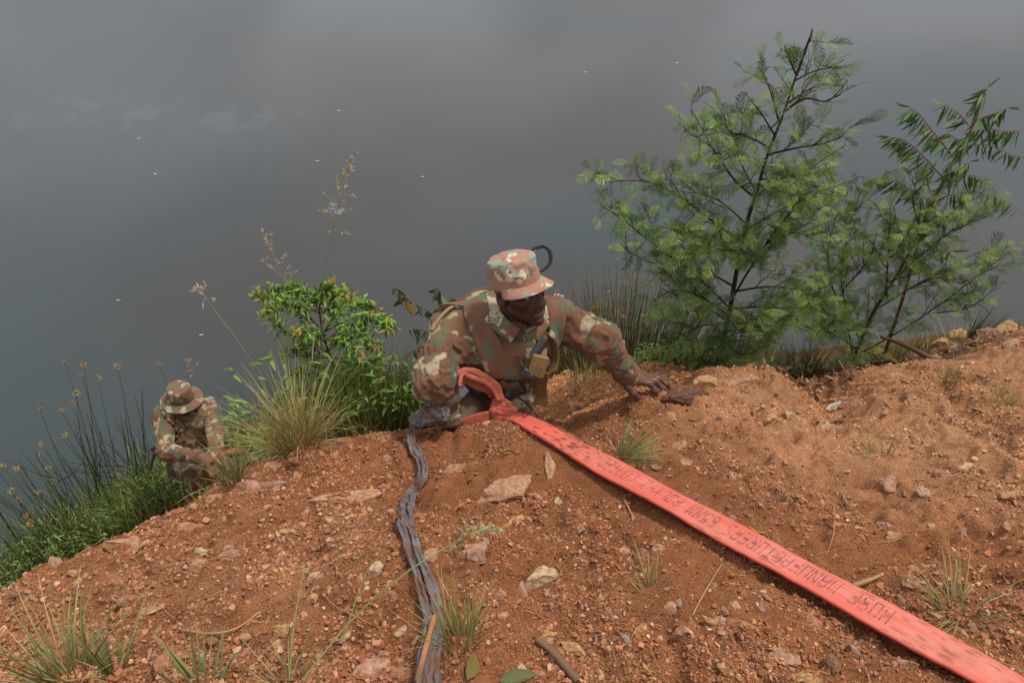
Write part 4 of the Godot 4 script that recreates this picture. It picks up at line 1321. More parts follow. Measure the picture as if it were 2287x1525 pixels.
# a wattle: stems as lists of points; fronds along the outer part of each
func wattle(root: Node3D, stems: Array, bark: Material, limit: int, frond_len: float, density: float, meshes: Array, mats: Array, start := 0.25) -> void:
	var fronds := []
	for st in stems:
		var path: PackedVector3Array = curve(st[0], 8)
		var sh := Shape.new()
		sh.origin = root.position
		sh.tube(path, taper(path.size(), st[1], st[2]), 7 if st[1] > 0.008 else 5, Color(0.042, 0.030, 0.020), Color(0.075, 0.058, 0.032))
		part(st[3], sh.commit(), bark, root)
		if st[4] <= 0.0:
			continue
		var twigs := Shape.new()
		twigs.origin = root.position
		# the branch itself and side branches from it, all carrying twigs
		var runs := [[path, start, 1.0]]
		var total0 := run_length(path)
		var al := total0 * start * 0.8
		var fl := 1.0
		while al < total0 * 0.93:
			var hit := run_at(path, al)
			fl = -fl
			var sv: Vector3 = hit[1].cross(Vector3.UP).normalized()
			if sv.length() < 0.3:
				sv = Vector3.RIGHT
			var rl := rf(-0.9, 1.0)
			var dr: Vector3 = (hit[1] * rf(0.5, 1.0) + sv * fl * cos(rl) * 0.9 + Vector3.UP * (0.3 + 0.6 * sin(rl))).normalized()
			var sl := rf(0.10, 0.26) * (1.15 - 0.6 * al / total0) * minf(1.0, total0 / 0.35)
			var sp := []
			for q in 4:
				sp.append(hit[0] + dr * sl * q / 3.0 + (Vector3(0, 0.02, 0) + rdir() * 0.012) * pow(q / 3.0, 1.5))
			var spc := curve(sp, 4)
			twigs.tube(spc, taper(spc.size(), 0.0030, 0.0012), 4, Color(0.048, 0.036, 0.022), Color(0.09, 0.08, 0.03), false)
			runs.append([spc, 0.18, 0.9])
			al += rf(0.06, 0.12)
		for rn in runs:
			var rp: PackedVector3Array = rn[0]
			var total := run_length(rp)
			var step: float = 0.058 / (density * st[4])
			var along: float = total * rn[1]
			var flip := 1.0
			while along < total:
				var hit := run_at(rp, along)
				var p: Vector3 = hit[0]
				var ax: Vector3 = hit[1]
				var f := along / total
				flip = -flip
				var sidev := ax.cross(Vector3.UP).normalized()
				if sidev.length() < 0.3:
					sidev = Vector3.RIGHT
				var roll := rf(-1.3, 1.3)
				var out := (ax * rf(0.35, 0.9) + sidev * flip * cos(roll) * rf(0.6, 1.1) + Vector3.UP * (0.15 + 0.7 * sin(roll))).normalized()
				var ln := rf(0.03, 0.10) * (1.15 - 0.5 * f)
				var tp := PackedVector3Array()
				for q in 4:
					tp.append(p + out * ln * q / 3.0 + Vector3(0, -0.012, 0) * pow(q / 3.0, 2) * rf(0.3, 1.0))
				twigs.tube(tp, taper(4, 0.0016, 0.0008), 3, Color(0.06, 0.045, 0.025), Color(0.10, 0.10, 0.035), false)
				var m := 2 + int(ln / 0.035)
				for q in m:
					var b := tp[0].lerp(tp[3], (q + 0.7) / m)
					var od := (out * 0.6 + rdir() * 0.75 + Vector3(0, 0.02, 0)).normalized()
					if q == m - 1:
						od = (out + rdir() * 0.35 + Vector3(0, 0.30, 0)).normalized()
					var size := frond_len * rf(0.6, 1.2) * (0.8 if q == m - 1 else 1.0)
					var mat := 0 if rng.randf() < 0.55 else 1
					if rng.randf() < 0.10 or (f > 0.8 and rng.randf() < 0.3):
						mat = 2
					if q == m - 1 and rng.randf() < 0.12 + 0.22 * f:
						mat = 3
					fronds.append([facing(od, Vector3.UP + rdir() * 0.8, size, b), rng.randi() % meshes.size(), mat, size / (b - eye).length() + rf(0, 0.004)])
				along += step * rf(0.7, 1.3)
		if twigs.v.size() > 0:
			part("twig", twigs.commit(), bark, root, "stuff")
	hang_leaves(root, "frond", meshes, mats, fronds, limit, "fronds")

func stem_of(list: Array, s: float, ds := 0.0) -> Array:
	var out := []
	for i in list.size():
		var f := float(i) / maxi(list.size() - 1, 1)
		out.append(at_s(list[i][0], list[i][1], s + ds * f))
	return out

# a tuft: many blades from one crown
func tuft(where: Vector3, label: String, n: int, length: float, spread: float, droop: float, c0: Color, c1: Color, dry: float, group: String, lean := Vector3.ZERO, called := "grass_tuft", cat := "grass tuft", width := 0.0034, crown := 0.03, curl := 0.0) -> Node3D:
	var o := thing(called, label, cat, where, group)
	var sh := Shape.new()
	var sh2 := Shape.new()
	for i in int(n * 1.4):
		var a := rf(0, TAU)
		var r := crown * sqrt(rng.randf())
		var b := Vector3(cos(a) * r, -0.012, sin(a) * r)
		var sp := spread * pow(rng.randf(), 0.7)
		var dead := i >= n
		if dead:
			sp = rf(0.6, 2.6)
		var a2 := a + rf(-0.6, 0.6)
		var d := Vector3(cos(a2) * sp, 1.0, sin(a2) * sp) + lean
		var l := length * rf(0.45, 1.1)
		var f := rf(0.75, 1.25)
		var is_dry := dead or rng.randf() < dry
		if dead:
			l *= 0.55
			f *= 0.8
		elif rng.randf() < 0.15:
			l *= 0.5
		var ca := c0 * f
		var cb := c1 * f
		if is_dry:
			ca = Color(0.30, 0.19, 0.08) * f
			cb = Color(0.50, 0.37, 0.19) * f
		var t: Shape = sh2 if is_dry else sh
		var cu := Vector3.ZERO
		if curl > 0.0 and is_dry:
			cu = rdir() * curl * rng.randf()
		t.blade(b, d, l, width * rf(0.6, 1.2) * (0.6 if is_dry else 1.0), droop * rf(0.2, 1.6), ca, cb, 5 if length < 0.2 else 8, cu)
	if sh.v.size() > 0:
		part("green_blades", sh.commit(), foliage("grass", Color.WHITE, 0.6, 0.4), o, "stuff")
	if sh2.v.size() > 0:
		part("dry_blades", sh2.commit(), foliage("grass", Color.WHITE, 0.6, 0.4), o, "stuff")
	return o

# a grass stalk with an open seed head, through given points
func seed_stalk(pts: Array, label: String, head: float, branches: int, reach: float, c: Color, group := "", thick := 0.0014) -> Node3D:
	var path := curve(pts, 10)
	var o := thing("seed_stalk", label, "grass stalk", path[0], group)
	var sh := Shape.new()
	sh.origin = path[0]
	sh.tube(path, taper(path.size(), thick, thick * 0.4), 5, Color(0.20, 0.22, 0.07), c)
	part("stalk", sh.commit(), foliage("grass", Color.WHITE, 0.6, 0.4), o)
	var hd := Shape.new()
	hd.origin = path[0]
	var n := path.size()
	for k in branches:
		var f := 1.0 - head * (1.0 - pow(float(k) / branches, 1.2))
		var i := clampi(int(f * (n - 1)), 0, n - 2)
		var b := path[i]
		var ax := (path[i + 1] - path[i]).normalized()
		var q := float(k) / branches
		var d := (rdir() + ax * (0.3 + 1.6 * q) + Vector3(0, 0.1, 0)).normalized()
		var ln := reach * (1.0 - 0.75 * q) * rf(0.5, 1.1)
		var tp := PackedVector3Array()
		var p := b
		for j in 5:
			tp.append(p)
			p += d * ln / 4.0
			d = (d + rdir() * 0.15 + Vector3(0, -0.06, 0)).normalized()
		hd.tube(tp, taper(5, thick * 0.4, thick * 0.25), 3, c, c, false)
		for j in 5:
			var sp := tp[0].lerp(tp[4], rf(0.45, 1.0))
			var sd := (d + rdir() * 0.8).normalized()
			hd.blade(sp, sd, rf(0.006, 0.014), 0.0024, 0.2, c, c * 1.25, 2)
	part("seed_head", hd.commit(), foliage("grass", Color.WHITE, 0.6, 0.4), o, "stuff")
	return o

# grass over a patch of the bank given by corners in plan (x, s): one mass
func sward(called: String, label: String, spots: Array, n: int, radius: float, length: float, c0: Color, c1: Color, dry: float, spread := 0.5, width := 0.004) -> void:
	var sh := Shape.new()
	for i in n:
		var q: Array = spots[rng.randi() % spots.size()]
		var a := rf(0, TAU)
		var r := radius * sqrt(rng.randf())
		var x: float = q[0] + cos(a) * r
		var s: float = q[1] + sin(a) * r
		var y := maxf(ground_y(x, s), 0.0)
		var f := rf(0.6, 1.35)
		var ca := c0 * f
		var cb := c1 * f
		if rng.randf() < dry:
			ca = Color(0.22, 0.15, 0.06) * f
			cb = Color(0.42, 0.31, 0.15) * f
		var a2 := rf(0, TAU)
		var sp := spread * rng.randf()
		sh.blade(Vector3(x, y - 0.01, -s), Vector3(cos(a2) * sp, 1, sin(a2) * sp), length * rf(0.35, 1.15), width * rf(0.6, 1.3), rf(0.1, 0.9), ca, cb, 4)
	var o := top_mesh(called, sh.commit(), foliage("grass", Color.WHITE, 0.6, 0.4))
	tag(o, label, "grass", "", "stuff")

# leafy weeds over spots: one mass of small leaves on stems
func weeds(called: String, label: String, spots: Array, n: int, radius: float, high: float, leaf: float, c: Color) -> void:
	var sh := Shape.new()
	for i in n:
		var q: Array = spots[rng.randi() % spots.size()]
		var a := rf(0, TAU)
		var r := radius * sqrt(rng.randf())
		var x: float = q[0] + cos(a) * r
		var s: float = q[1] + sin(a) * r
		var p := Vector3(x, maxf(ground_y(x, s), 0.0), -s)
		var h := high * rf(0.4, 1.1)
		var up := Vector3(rf(-0.3, 0.3), 1, rf(-0.3, 0.3)).normalized()
		sh.blade(p, up, h, 0.004, 0.2, Color(0.09, 0.10, 0.03), Color(0.11, 0.14, 0.04), 3)
		for k in 7:
			var f := rf(0.25, 1.0)
			var d := Vector3(rf(-1, 1), rf(-0.15, 0.6), rf(-1, 1)).normalized()
			var g := rf(0.6, 1.5)
			var b := p + up * h * f
			sh.blade(b, d, leaf * rf(0.6, 1.2), leaf * 0.3, 0.8, c * g, c * g * 1.15, 3)
	var o := top_mesh(called, sh.commit(), foliage("grass", Color.WHITE, 0.6, 0.4))
	tag(o, label, "weeds", "", "stuff")

# rushes: round leafless stems, some with a rusty flower tuft near the tip
func rush(base: Vector3, tip: Vector3, bow: Vector3, thick: float, head: Color, head_size: float, sh: Shape, hd: Shape, c0: Color, c1: Color) -> void:
	var pts := PackedVector3Array()
	for i in 7:
		var f := i / 6.0
		pts.append(base.lerp(tip, f) + bow * (f * f - f))
	sh.tube(pts, taper(7, thick, thick * 0.45), 4, c0, c1, false)
	if head_size > 0.0:
		for k in 22:
			var d := (rdir() + (tip - base).normalized() * 0.5).normalized()
			var g := rf(0.6, 1.4)
			hd.blade(pts[6] + rdir() * head_size * 0.5, d, head_size * rf(0.25, 0.6), head_size * 0.14, 0.3, head * g, head * g * 1.3, 2)

# ------------------------------------------------------------------ litter on the ground
func stick(pts: Array, r0: float, r1: float, label: String, c0: Color, c1: Color, called := "stick", group := "") -> void:
	var path := curve(pts, 7)
	var sh := Shape.new()
	sh.origin = path[0]
	var rad := PackedFloat32Array()
	for i in path.size():
		rad.append(lerpf(r0, r1, float(i) / (path.size() - 1)) * rf(0.85, 1.15))
	sh.tube(path, rad, 7, c0, c1)
	var o := top_mesh(called, sh.commit(), plain(0.85, 0.25), path[0])
	tag(o, label, called.replace("_", " "), group)

func ground_path(list: Array, lift: float) -> Array:
	var out := []
	for q in list:
		out.append(on_ground(q[0], q[1], q[2] if q.size() > 2 else lift))
	return out

# ------------------------------------------------------------------ figures: a field of rounded bones, meshed by surface nets
class Field:
	var a := PackedVector3Array()
	var b := PackedVector3Array()
	var ra := PackedFloat32Array()
	var rb := PackedFloat32Array()
	var op := PackedInt32Array()   # 0 bone, 1 hollow, 2 ellipsoid (b holds its radii), 3 hollow ellipsoid
	var k := 0.03
	var folds: FastNoiseLite
	var fold_amp := 0.0
	var fold_scale := Vector3.ONE
	var pos := PackedVector3Array()   # creases: centre
	var crease_r := PackedFloat32Array()
	var crease_amp := PackedFloat32Array()
	var crease_dir := PackedVector3Array()

	func bone(p: Vector3, q: Vector3, r: float, r2: float) -> void:
		a.append(p)
		b.append(q)
		ra.append(r)
		rb.append(r2)
		op.append(0)

	func hollow(p: Vector3, q: Vector3, r: float, r2: float) -> void:
		bone(p, q, r, r2)
		op[op.size() - 1] = 1

	func egg(p: Vector3, r: Vector3, sub := false) -> void:
		a.append(p)
		b.append(r)
		ra.append(0)
		rb.append(0)
		op.append(3 if sub else 2)

	func crease(p: Vector3, r: float, amp: float, dir: Vector3) -> void:
		pos.append(p)
		crease_r.append(r)
		crease_amp.append(amp)
		crease_dir.append(dir.normalized())

	func one(i: int, p: Vector3) -> float:
		if op[i] >= 2:
			var q := (p - a[i]) / b[i]
			var k0 := q.length()
			if k0 < 1e-5:
				return -minf(b[i].x, minf(b[i].y, b[i].z))
			var k1 := (q / b[i]).length()
			return k0 * (k0 - 1.0) / k1
		var ba := b[i] - a[i]
		var pa := p - a[i]
		var h := clampf(pa.dot(ba) / maxf(ba.length_squared(), 1e-9), 0.0, 1.0)
		return (pa - ba * h).length() - lerpf(ra[i], rb[i], h)

	func near(p: Vector3, reach: float) -> PackedInt32Array:
		var ds := PackedFloat32Array()
		var best := 1e9
		for i in a.size():
			var d := one(i, p)
			ds.append(d)
			if op[i] % 2 == 0 and d < best:
				best = d
		var out := PackedInt32Array()
		if best > reach:
			return out
		for i in a.size():
			if (op[i] % 2 == 0 and ds[i] < maxf(best, 0.0) + reach + k) or (op[i] % 2 == 1 and ds[i] < reach + k):
				out.append(i)
		return out

	func value(p: Vector3, list: PackedInt32Array) -> float:
		var d := 1e3
		for i in list:
			if op[i] % 2 == 1:
				continue
			var e := one(i, p)
			var h := maxf(k - absf(d - e), 0.0) / k
			d = minf(d, e) - h * h * k * 0.25
		for i in list:
			if op[i] % 2 == 0:
				continue
			var e := -one(i, p)
			var k2 := minf(k, 0.012)
			var h := maxf(k2 - absf(d - e), 0.0) / k2
			d = maxf(d, e) + h * h * k2 * 0.25
		if fold_amp > 0.0 and absf(d) < 0.05:
			d += fold_amp * (1.7 * absf(folds.get_noise_3dv(p * fold_scale)) - 0.35)
			for i in pos.size():
				var q := p - pos[i]
				var w := q.length() / crease_r[i]
				if w < 1.0:
					var ph := q.dot(crease_dir[i]) * 150.0 + 5.0 * folds.get_noise_3dv(p * 0.6)
					d += crease_amp[i] * (1.0 - w) * (absf(sin(ph)) - 0.5)
		return d

	func full(p: Vector3) -> float:
		return value(p, near(p, 0.2))

	func grad(p: Vector3) -> Vector3:
		var l := near(p, 0.25)
		var e := 0.004
		var g := Vector3(value(p + Vector3(e, 0, 0), l) - value(p - Vector3(e, 0, 0), l), value(p + Vector3(0, e, 0), l) - value(p - Vector3(0, e, 0), l), value(p + Vector3(0, 0, e), l) - value(p - Vector3(0, 0, e), l))
		return g.normalized() if g.length() > 1e-6 else Vector3.UP

	func bounds() -> AABB:
		var box := AABB(a[0], Vector3.ZERO)
		for i in a.size():
			if op[i] == 0:
				var r := Vector3.ONE * (maxf(ra[i], rb[i]) + 0.03)
				box = box.merge(AABB(a[i] - r, r * 2.0)).merge(AABB(b[i] - r, r * 2.0))
			elif op[i] == 2:
				box = box.merge(AABB(a[i] - b[i] - Vector3.ONE * 0.02, b[i] * 2.0 + Vector3.ONE * 0.04))
		return box

	# adds the meshed surface to sh; place: local -> scene; paint(p) gives the colour
	func mesh_into(sh: Shape, cell: float, place: Transform3D, paint: Callable) -> void:
		var box := bounds()
		var blk := 5
		var bx := int(ceil(box.size.x / (cell * blk))) + 1
		var by := int(ceil(box.size.y / (cell * blk))) + 1
		var bz := int(ceil(box.size.z / (cell * blk))) + 1
		var nx := bx * blk + 1
		var ny := by * blk + 1
		var nz := bz * blk + 1
		var val := PackedFloat32Array()
		val.resize(nx * ny * nz)
		val.fill(1e6)
		var o := box.position
		var act: Array[Vector3i] = []
		var half := blk * cell * 0.5
		var reach := half * 1.85 + fold_amp * 1.5 + 0.004
		for i in bx:
			for j in by:
				for l in bz:
					var c := o + Vector3(i, j, l) * (blk * cell) + Vector3.ONE * half
					var list := near(c, reach)
					if list.is_empty():
						continue
					if absf(value(c, list)) > reach * 1.15:
						continue
					act.append(Vector3i(i, j, l))
					for x in blk + 1:
						for y in blk + 1:
							for z in blk + 1:
								var g := ((i * blk + x) * ny + j * blk + y) * nz + l * blk + z
								if val[g] > 1e5:
									val[g] = value(o + Vector3(i * blk + x, j * blk + y, l * blk + z) * cell, list)
		var ids := {}
		var sx := ny * nz
		var sy := nz
		var first := sh.v.size()
		var corner := [0, sx, sy, sx + sy, 1, sx + 1, sy + 1, sx + sy + 1]
		var cpos := [Vector3(0, 0, 0), Vector3(1, 0, 0), Vector3(0, 1, 0), Vector3(1, 1, 0), Vector3(0, 0, 1), Vector3(1, 0, 1), Vector3(0, 1, 1), Vector3(1, 1, 1)]
		var eds := [0, 1, 2, 3, 4, 5, 6, 7, 0, 2, 1, 3, 4, 6, 5, 7, 0, 4, 1, 5, 2, 6, 3, 7]
		var f8 := PackedFloat32Array()
		f8.resize(8)
		for bk in act:
			for x in blk:
				for y in blk:
					for z in blk:
						var cx := bk.x * blk + x
						var cy := bk.y * blk + y
						var cz := bk.z * blk + z
						var g := (cx * ny + cy) * nz + cz
						var neg := 0
						for q in 8:
							var w := val[g + corner[q]]
							f8[q] = w
							if w < 0.0:
								neg += 1
						if neg == 0 or neg == 8:
							continue
						var sum := Vector3.ZERO
						var cnt := 0
						for e in range(0, 24, 2):
							var p: int = eds[e]
							var r: int = eds[e + 1]
							if (f8[p] < 0.0) != (f8[r] < 0.0):
								sum += cpos[p].lerp(cpos[r], f8[p] / (f8[p] - f8[r]))
								cnt += 1
						var lp := o + (Vector3(cx, cy, cz) + sum / cnt) * cell
						ids[g] = sh.vert(place * lp, Vector3.ZERO, paint.call(lp))
		for g in ids:
			var w0 := val[g] < 0.0
			# the three edges that leave this cell's lowest corner
			if ids.has(g - sy) and ids.has(g - 1) and ids.has(g - sy - 1) and w0 != (val[g + sx] < 0.0):
				if w0:
					sh.quad(ids[g], ids[g - 1], ids[g - sy - 1], ids[g - sy])
				else:
					sh.quad(ids[g], ids[g - sy], ids[g - sy - 1], ids[g - 1])
			if ids.has(g - sx) and ids.has(g - 1) and ids.has(g - sx - 1) and w0 != (val[g + sy] < 0.0):
				if w0:
					sh.quad(ids[g], ids[g - sx], ids[g - sx - 1], ids[g - 1])
				else:
					sh.quad(ids[g], ids[g - 1], ids[g - sx - 1], ids[g - sx])
			if ids.has(g - sx) and ids.has(g - sy) and ids.has(g - sx - sy) and w0 != (val[g + 1] < 0.0):
				if w0:
					sh.quad(ids[g], ids[g - sy], ids[g - sx - sy], ids[g - sx])
				else:
					sh.quad(ids[g], ids[g - sx], ids[g - sx - sy], ids[g - sy])

	# where the line of sight through a direction first meets the surface
	func meet(from: Vector3, dir: Vector3, lo: float, hi: float) -> Vector3:
		var t := lo
		var best := 1e9
		var best_t := lo
		while t < hi:
			var p := from + dir * t
			var d := full(p)
			if d < best:
				best = d
				best_t = t
			if d < 0.001:
				return p
			t += clampf(d * 0.7, 0.002, 0.1) if d < 100.0 else 0.08
		# the line passes by: the nearest place on the surface
		return settle(from + dir * best_t, 0.0)

	func settle(p: Vector3, off: float) -> Vector3:
		for i in 4:
			var d := full(p) - off
			if absf(d) > 10.0:
				return p
			p -= grad(p) * d
		return p

# ------------------------------------------------------------------ cloth colours
var n_camo_a := noise(7.5, 2, 41, 0.05)
var n_camo_b := noise(6.2, 2, 42, 0.06)
var n_camo_c := noise(42.0, 1, 43)
var n_camo_d := noise(60.0, 2, 44)
var n_dirt := noise(9.0, 3, 45)
var camo_seed := Vector3.ZERO
var camo_fade := 0.0
var camo_scale := 1.3

func camo(p: Vector3) -> Color:
	var q := p * camo_scale + camo_seed
	var rag := 0.05 * n_camo_d.get_noise_3dv(q)
	var brown := Color(0.185, 0.093, 0.060).lerp(Color(0.42, 0.22, 0.16), camo_fade)
	var green := Color(0.108, 0.142, 0.090).lerp(Color(0.27, 0.32, 0.24), camo_fade)
	var cream := Color(0.47, 0.41, 0.27).lerp(Color(0.66, 0.60, 0.45), camo_fade)
	var dark := Color(0.045, 0.05, 0.035)
	var c := brown
	var ga := n_camo_a.get_noise_3dv(q) + rag
	c = c.lerp(green, smoothstep(0.075, 0.095, ga))
	var gb := n_camo_b.get_noise_3dv(q + Vector3(3.1, 1.7, 0.4)) + rag
	var cut := 0.205 + 0.06 * camo_fade
	if gb > cut:
		c = c.lerp(cream, smoothstep(cut, cut + 0.02, gb))
		if n_camo_c.get_noise_3dv(q * 1.0) > 0.57 and gb > 0.31:
			c = dark
	var f := 0.80 + 0.14 * camo_fade + 0.16 * n_dirt.get_noise_3dv(p) + 0.05 * n_camo_d.get_noise_3dv(p * 2.0)
	c = Color(c.r * f, c.g * f, c.b * f)
	return c.lerp(Color(0.26, 0.13, 0.07), clampf(0.18 + 0.5 * n_dirt.get_noise_3dv(p * 0.7 + Vector3(7, 0, 0)), 0.0, 0.35) * (1.0 - camo_fade))

var skin_tone := Color(0.066, 0.032, 0.022)
var n_skin := noise(60.0, 2, 51)

func skin(p: Vector3) -> Color:
	var f := 1.0 + 0.12 * n_skin.get_noise_3dv(p)
	return Color(skin_tone.r * f, skin_tone.g * f, skin_tone.b * f)

func palm_skin(p: Vector3) -> Color:
	var f := 1.0 + 0.15 * n_skin.get_noise_3dv(p)
	return Color(0.125 * f, 0.062 * f, 0.040 * f)

# a strip of cloth laid over a field: centre line points on it, width, how far proud
func drape(fld: Field, pts: Array, width: float, off: float, thick: float, paint: Callable, origin: Vector3, across := 6, steps := 6, ends := 1.0) -> ArrayMesh:
	var path := curve(pts, steps)
	var sh := Shape.new()
	sh.origin = origin
	var n := path.size()
	var top := []
	var bot := []
	for i in n:
		var t: Vector3 = (path[mini(i + 1, n - 1)] - path[maxi(i - 1, 0)]).normalized()
		var c := fld.settle(path[i], off)
		var nn := fld.grad(c)
		var sd := nn.cross(t).normalized()
		var w := width * (lerpf(ends, 1.0, minf(1.0, 3.0 * minf(float(i), n - 1.0 - i) / n)))
		var rt := []
		var rb := []
		for k in across + 1:
			var f := float(k) / across - 0.5
			var p := fld.settle(c + sd * w * f, off)
			var m := fld.grad(p)
			var edge_k := 1.0 - pow(absf(f) * 2.0, 6.0) * 0.6
			var ct: Color = paint.call(p)
			if k == 0 or k == across:
				ct = ct * 0.8
			rt.append(sh.vert(p + m * thick * edge_k, m, ct))
			rb.append(sh.vert(p - m * 0.004, -m, ct))
		top.append(rt)
		bot.append(rb)
		if i > 0:
			for k in across:
				sh.quad(top[i - 1][k], top[i - 1][k + 1], top[i][k + 1], top[i][k])
				sh.quad(bot[i - 1][k + 1], bot[i - 1][k], bot[i][k], bot[i][k + 1])
			sh.quad(bot[i - 1][0], top[i - 1][0], top[i][0], bot[i][0])
			sh.quad(top[i - 1][across], bot[i - 1][across], bot[i][across], top[i][across])
	for e in [0, n - 1]:
		for k in across:
			sh.quad(top[e][k], top[e][k + 1], bot[e][k + 1], bot[e][k])
	sh.smooth()
	return sh.commit()

# a strip of given width and thickness along free points; ups face its broad side
func band(path: PackedVector3Array, ups: PackedVector3Array, width: Array, thick: Array, ring: int, roll: float, paint: Callable, origin: Vector3, uv_len := 1.0, rumple := 0.0, rumple_noise: FastNoiseLite = null, fold := 0.0) -> ArrayMesh:
	var sh := Shape.new()
	sh.origin = origin
	var n := path.size()
	var run := 0.0
	var prev := PackedInt32Array()
	for i in n:
		if i > 0:
			run += path[i].distance_to(path[i - 1])
		var t: Vector3 = (path[mini(i + 1, n - 1)] - path[maxi(i - 1, 0)]).normalized()
		var up := (ups[i] - t * ups[i].dot(t)).normalized()
		var sd := t.cross(up).normalized()
		var f := float(i) / (n - 1)
		var w: float = lerp_list(width, f) * 0.5
		var h: float = lerp_list(thick, f) * 0.5
		var cur := PackedInt32Array()
		for k in ring + 1:
			var a := TAU * k / ring
			var ca := cos(a)
			var sa := sin(a)
			var x := signf(ca) * pow(absf(ca), 0.75) * w
			var y := signf(sa) * pow(absf(sa), 0.8) * h
			# rolled rims: thicker towards both edges
			y *= 1.0 + roll * pow(absf(x) / w, 3.0)
			if fold > 0.0:
				y -= fold * h * exp(-pow((x / w - 0.12) / 0.16, 2)) * (1.0 if sa > 0.0 else 0.0)
			var p := path[i] + sd * x + up * y
			if rumple > 0.0:
				p += (up * 0.8 + sd * 0.5) * rumple * (rumple_noise.get_noise_3dv(p) + 0.8 * (0.35 - absf(rumple_noise.get_noise_3dv(p * 2.3))))
			cur.append(sh.vert(p, Vector3.UP, paint.call(p), Vector2(run / uv_len, float(k) / ring)))
		if i > 0:
			for k in ring:
				sh.quad(prev[k], prev[k + 1], cur[k + 1], cur[k])
		if i == 0 or i == n - 1:
			var m := sh.vert(path[i], t, paint.call(path[i]))
			for k in ring:
				if i == 0:
					sh.tri(m, cur[k + 1], cur[k])
				else:
					sh.tri(m, cur[k], cur[k + 1])
		prev = cur
	sh.smooth()
	return sh.commit()

func lerp_list(l: Array, f: float) -> float:
	var k := f * (l.size() - 1)
	var i := mini(int(k), l.size() - 2) if l.size() > 1 else 0
	return lerpf(l[i], l[mini(i + 1, l.size() - 1)], k - i)

# a box with chamfered edges, centred, in its own axes
func box_into(sh: Shape, t: Transform3D, size: Vector3, ch: float, col: Color) -> void:
	var h := size * 0.5
	var pts := []
	for ax in 3:
		for sg in [-1.0, 1.0]:
			var u := (ax + 1) % 3
			var w := (ax + 2) % 3
			for c in [[-1, -1], [1, -1], [1, 1], [-1, 1]]:
				var p := Vector3.ZERO
				p[ax] = sg * h[ax]
				p[u] = c[0] * (h[u] - ch)
				p[w] = c[1] * (h[w] - ch)
				pts.append(p)
	# six faces, twelve chamfers, eight corners
	for ax in 3:
		for sg in [-1.0, 1.0]:
			var q := []
			for p in pts:
				if is_equal_approx(p[ax], sg * h[ax]):
					q.append(p)
			poly_into(sh, t, q, col)
	for ax in 3:
		var u := (ax + 1) % 3
		var w := (ax + 2) % 3
		for s1 in [-1.0, 1.0]:
			for s2 in [-1.0, 1.0]:
				var q := []
				for p in pts:
					if p[u] * s1 >= h[u] - ch - 1e-6 and p[w] * s2 >= h[w] - ch - 1e-6 and absf(p[ax]) <= h[ax] - ch + 1e-6 and (is_equal_approx(p[u], s1 * h[u]) or is_equal_approx(p[w], s2 * h[w])):
						q.append(p)
				poly_into(sh, t, q, col)
	for s1 in [-1.0, 1.0]:
		for s2 in [-1.0, 1.0]:
			for s3 in [-1.0, 1.0]:
				var q := []
				for p in pts:
					if p.x * s1 > 0 and p.y * s2 > 0 and p.z * s3 > 0:
						q.append(p)
				poly_into(sh, t, q, col)

func poly_into(sh: Shape, t: Transform3D, q: Array, col: Color) -> void:
	if q.size() < 3:
		return
	var c := Vector3.ZERO
	for p in q:
		c += p
	c /= q.size()
	var nn := Vector3.ZERO
	for i in q.size():
		for j in q.size():
			var x: Vector3 = (q[i] - c).cross(q[j] - c)
			if x.length() > nn.length():
				nn = x
	nn = nn.normalized()
	if nn.dot(c) < 0.0:
		nn = -nn
	var e: Vector3 = (q[0] - c).normalized()
	var g := nn.cross(e)
	q.sort_custom(func(m, k): return atan2((m - c).dot(g), (m - c).dot(e)) > atan2((k - c).dot(g), (k - c).dot(e)))
	var wn := (t.basis * nn).normalized()
	var ids := []
	for p in q:
		ids.append(sh.vert(t * p, wn, col))
	for i in range(1, q.size() - 1):
		sh.tri(ids[0], ids[i], ids[i + 1])

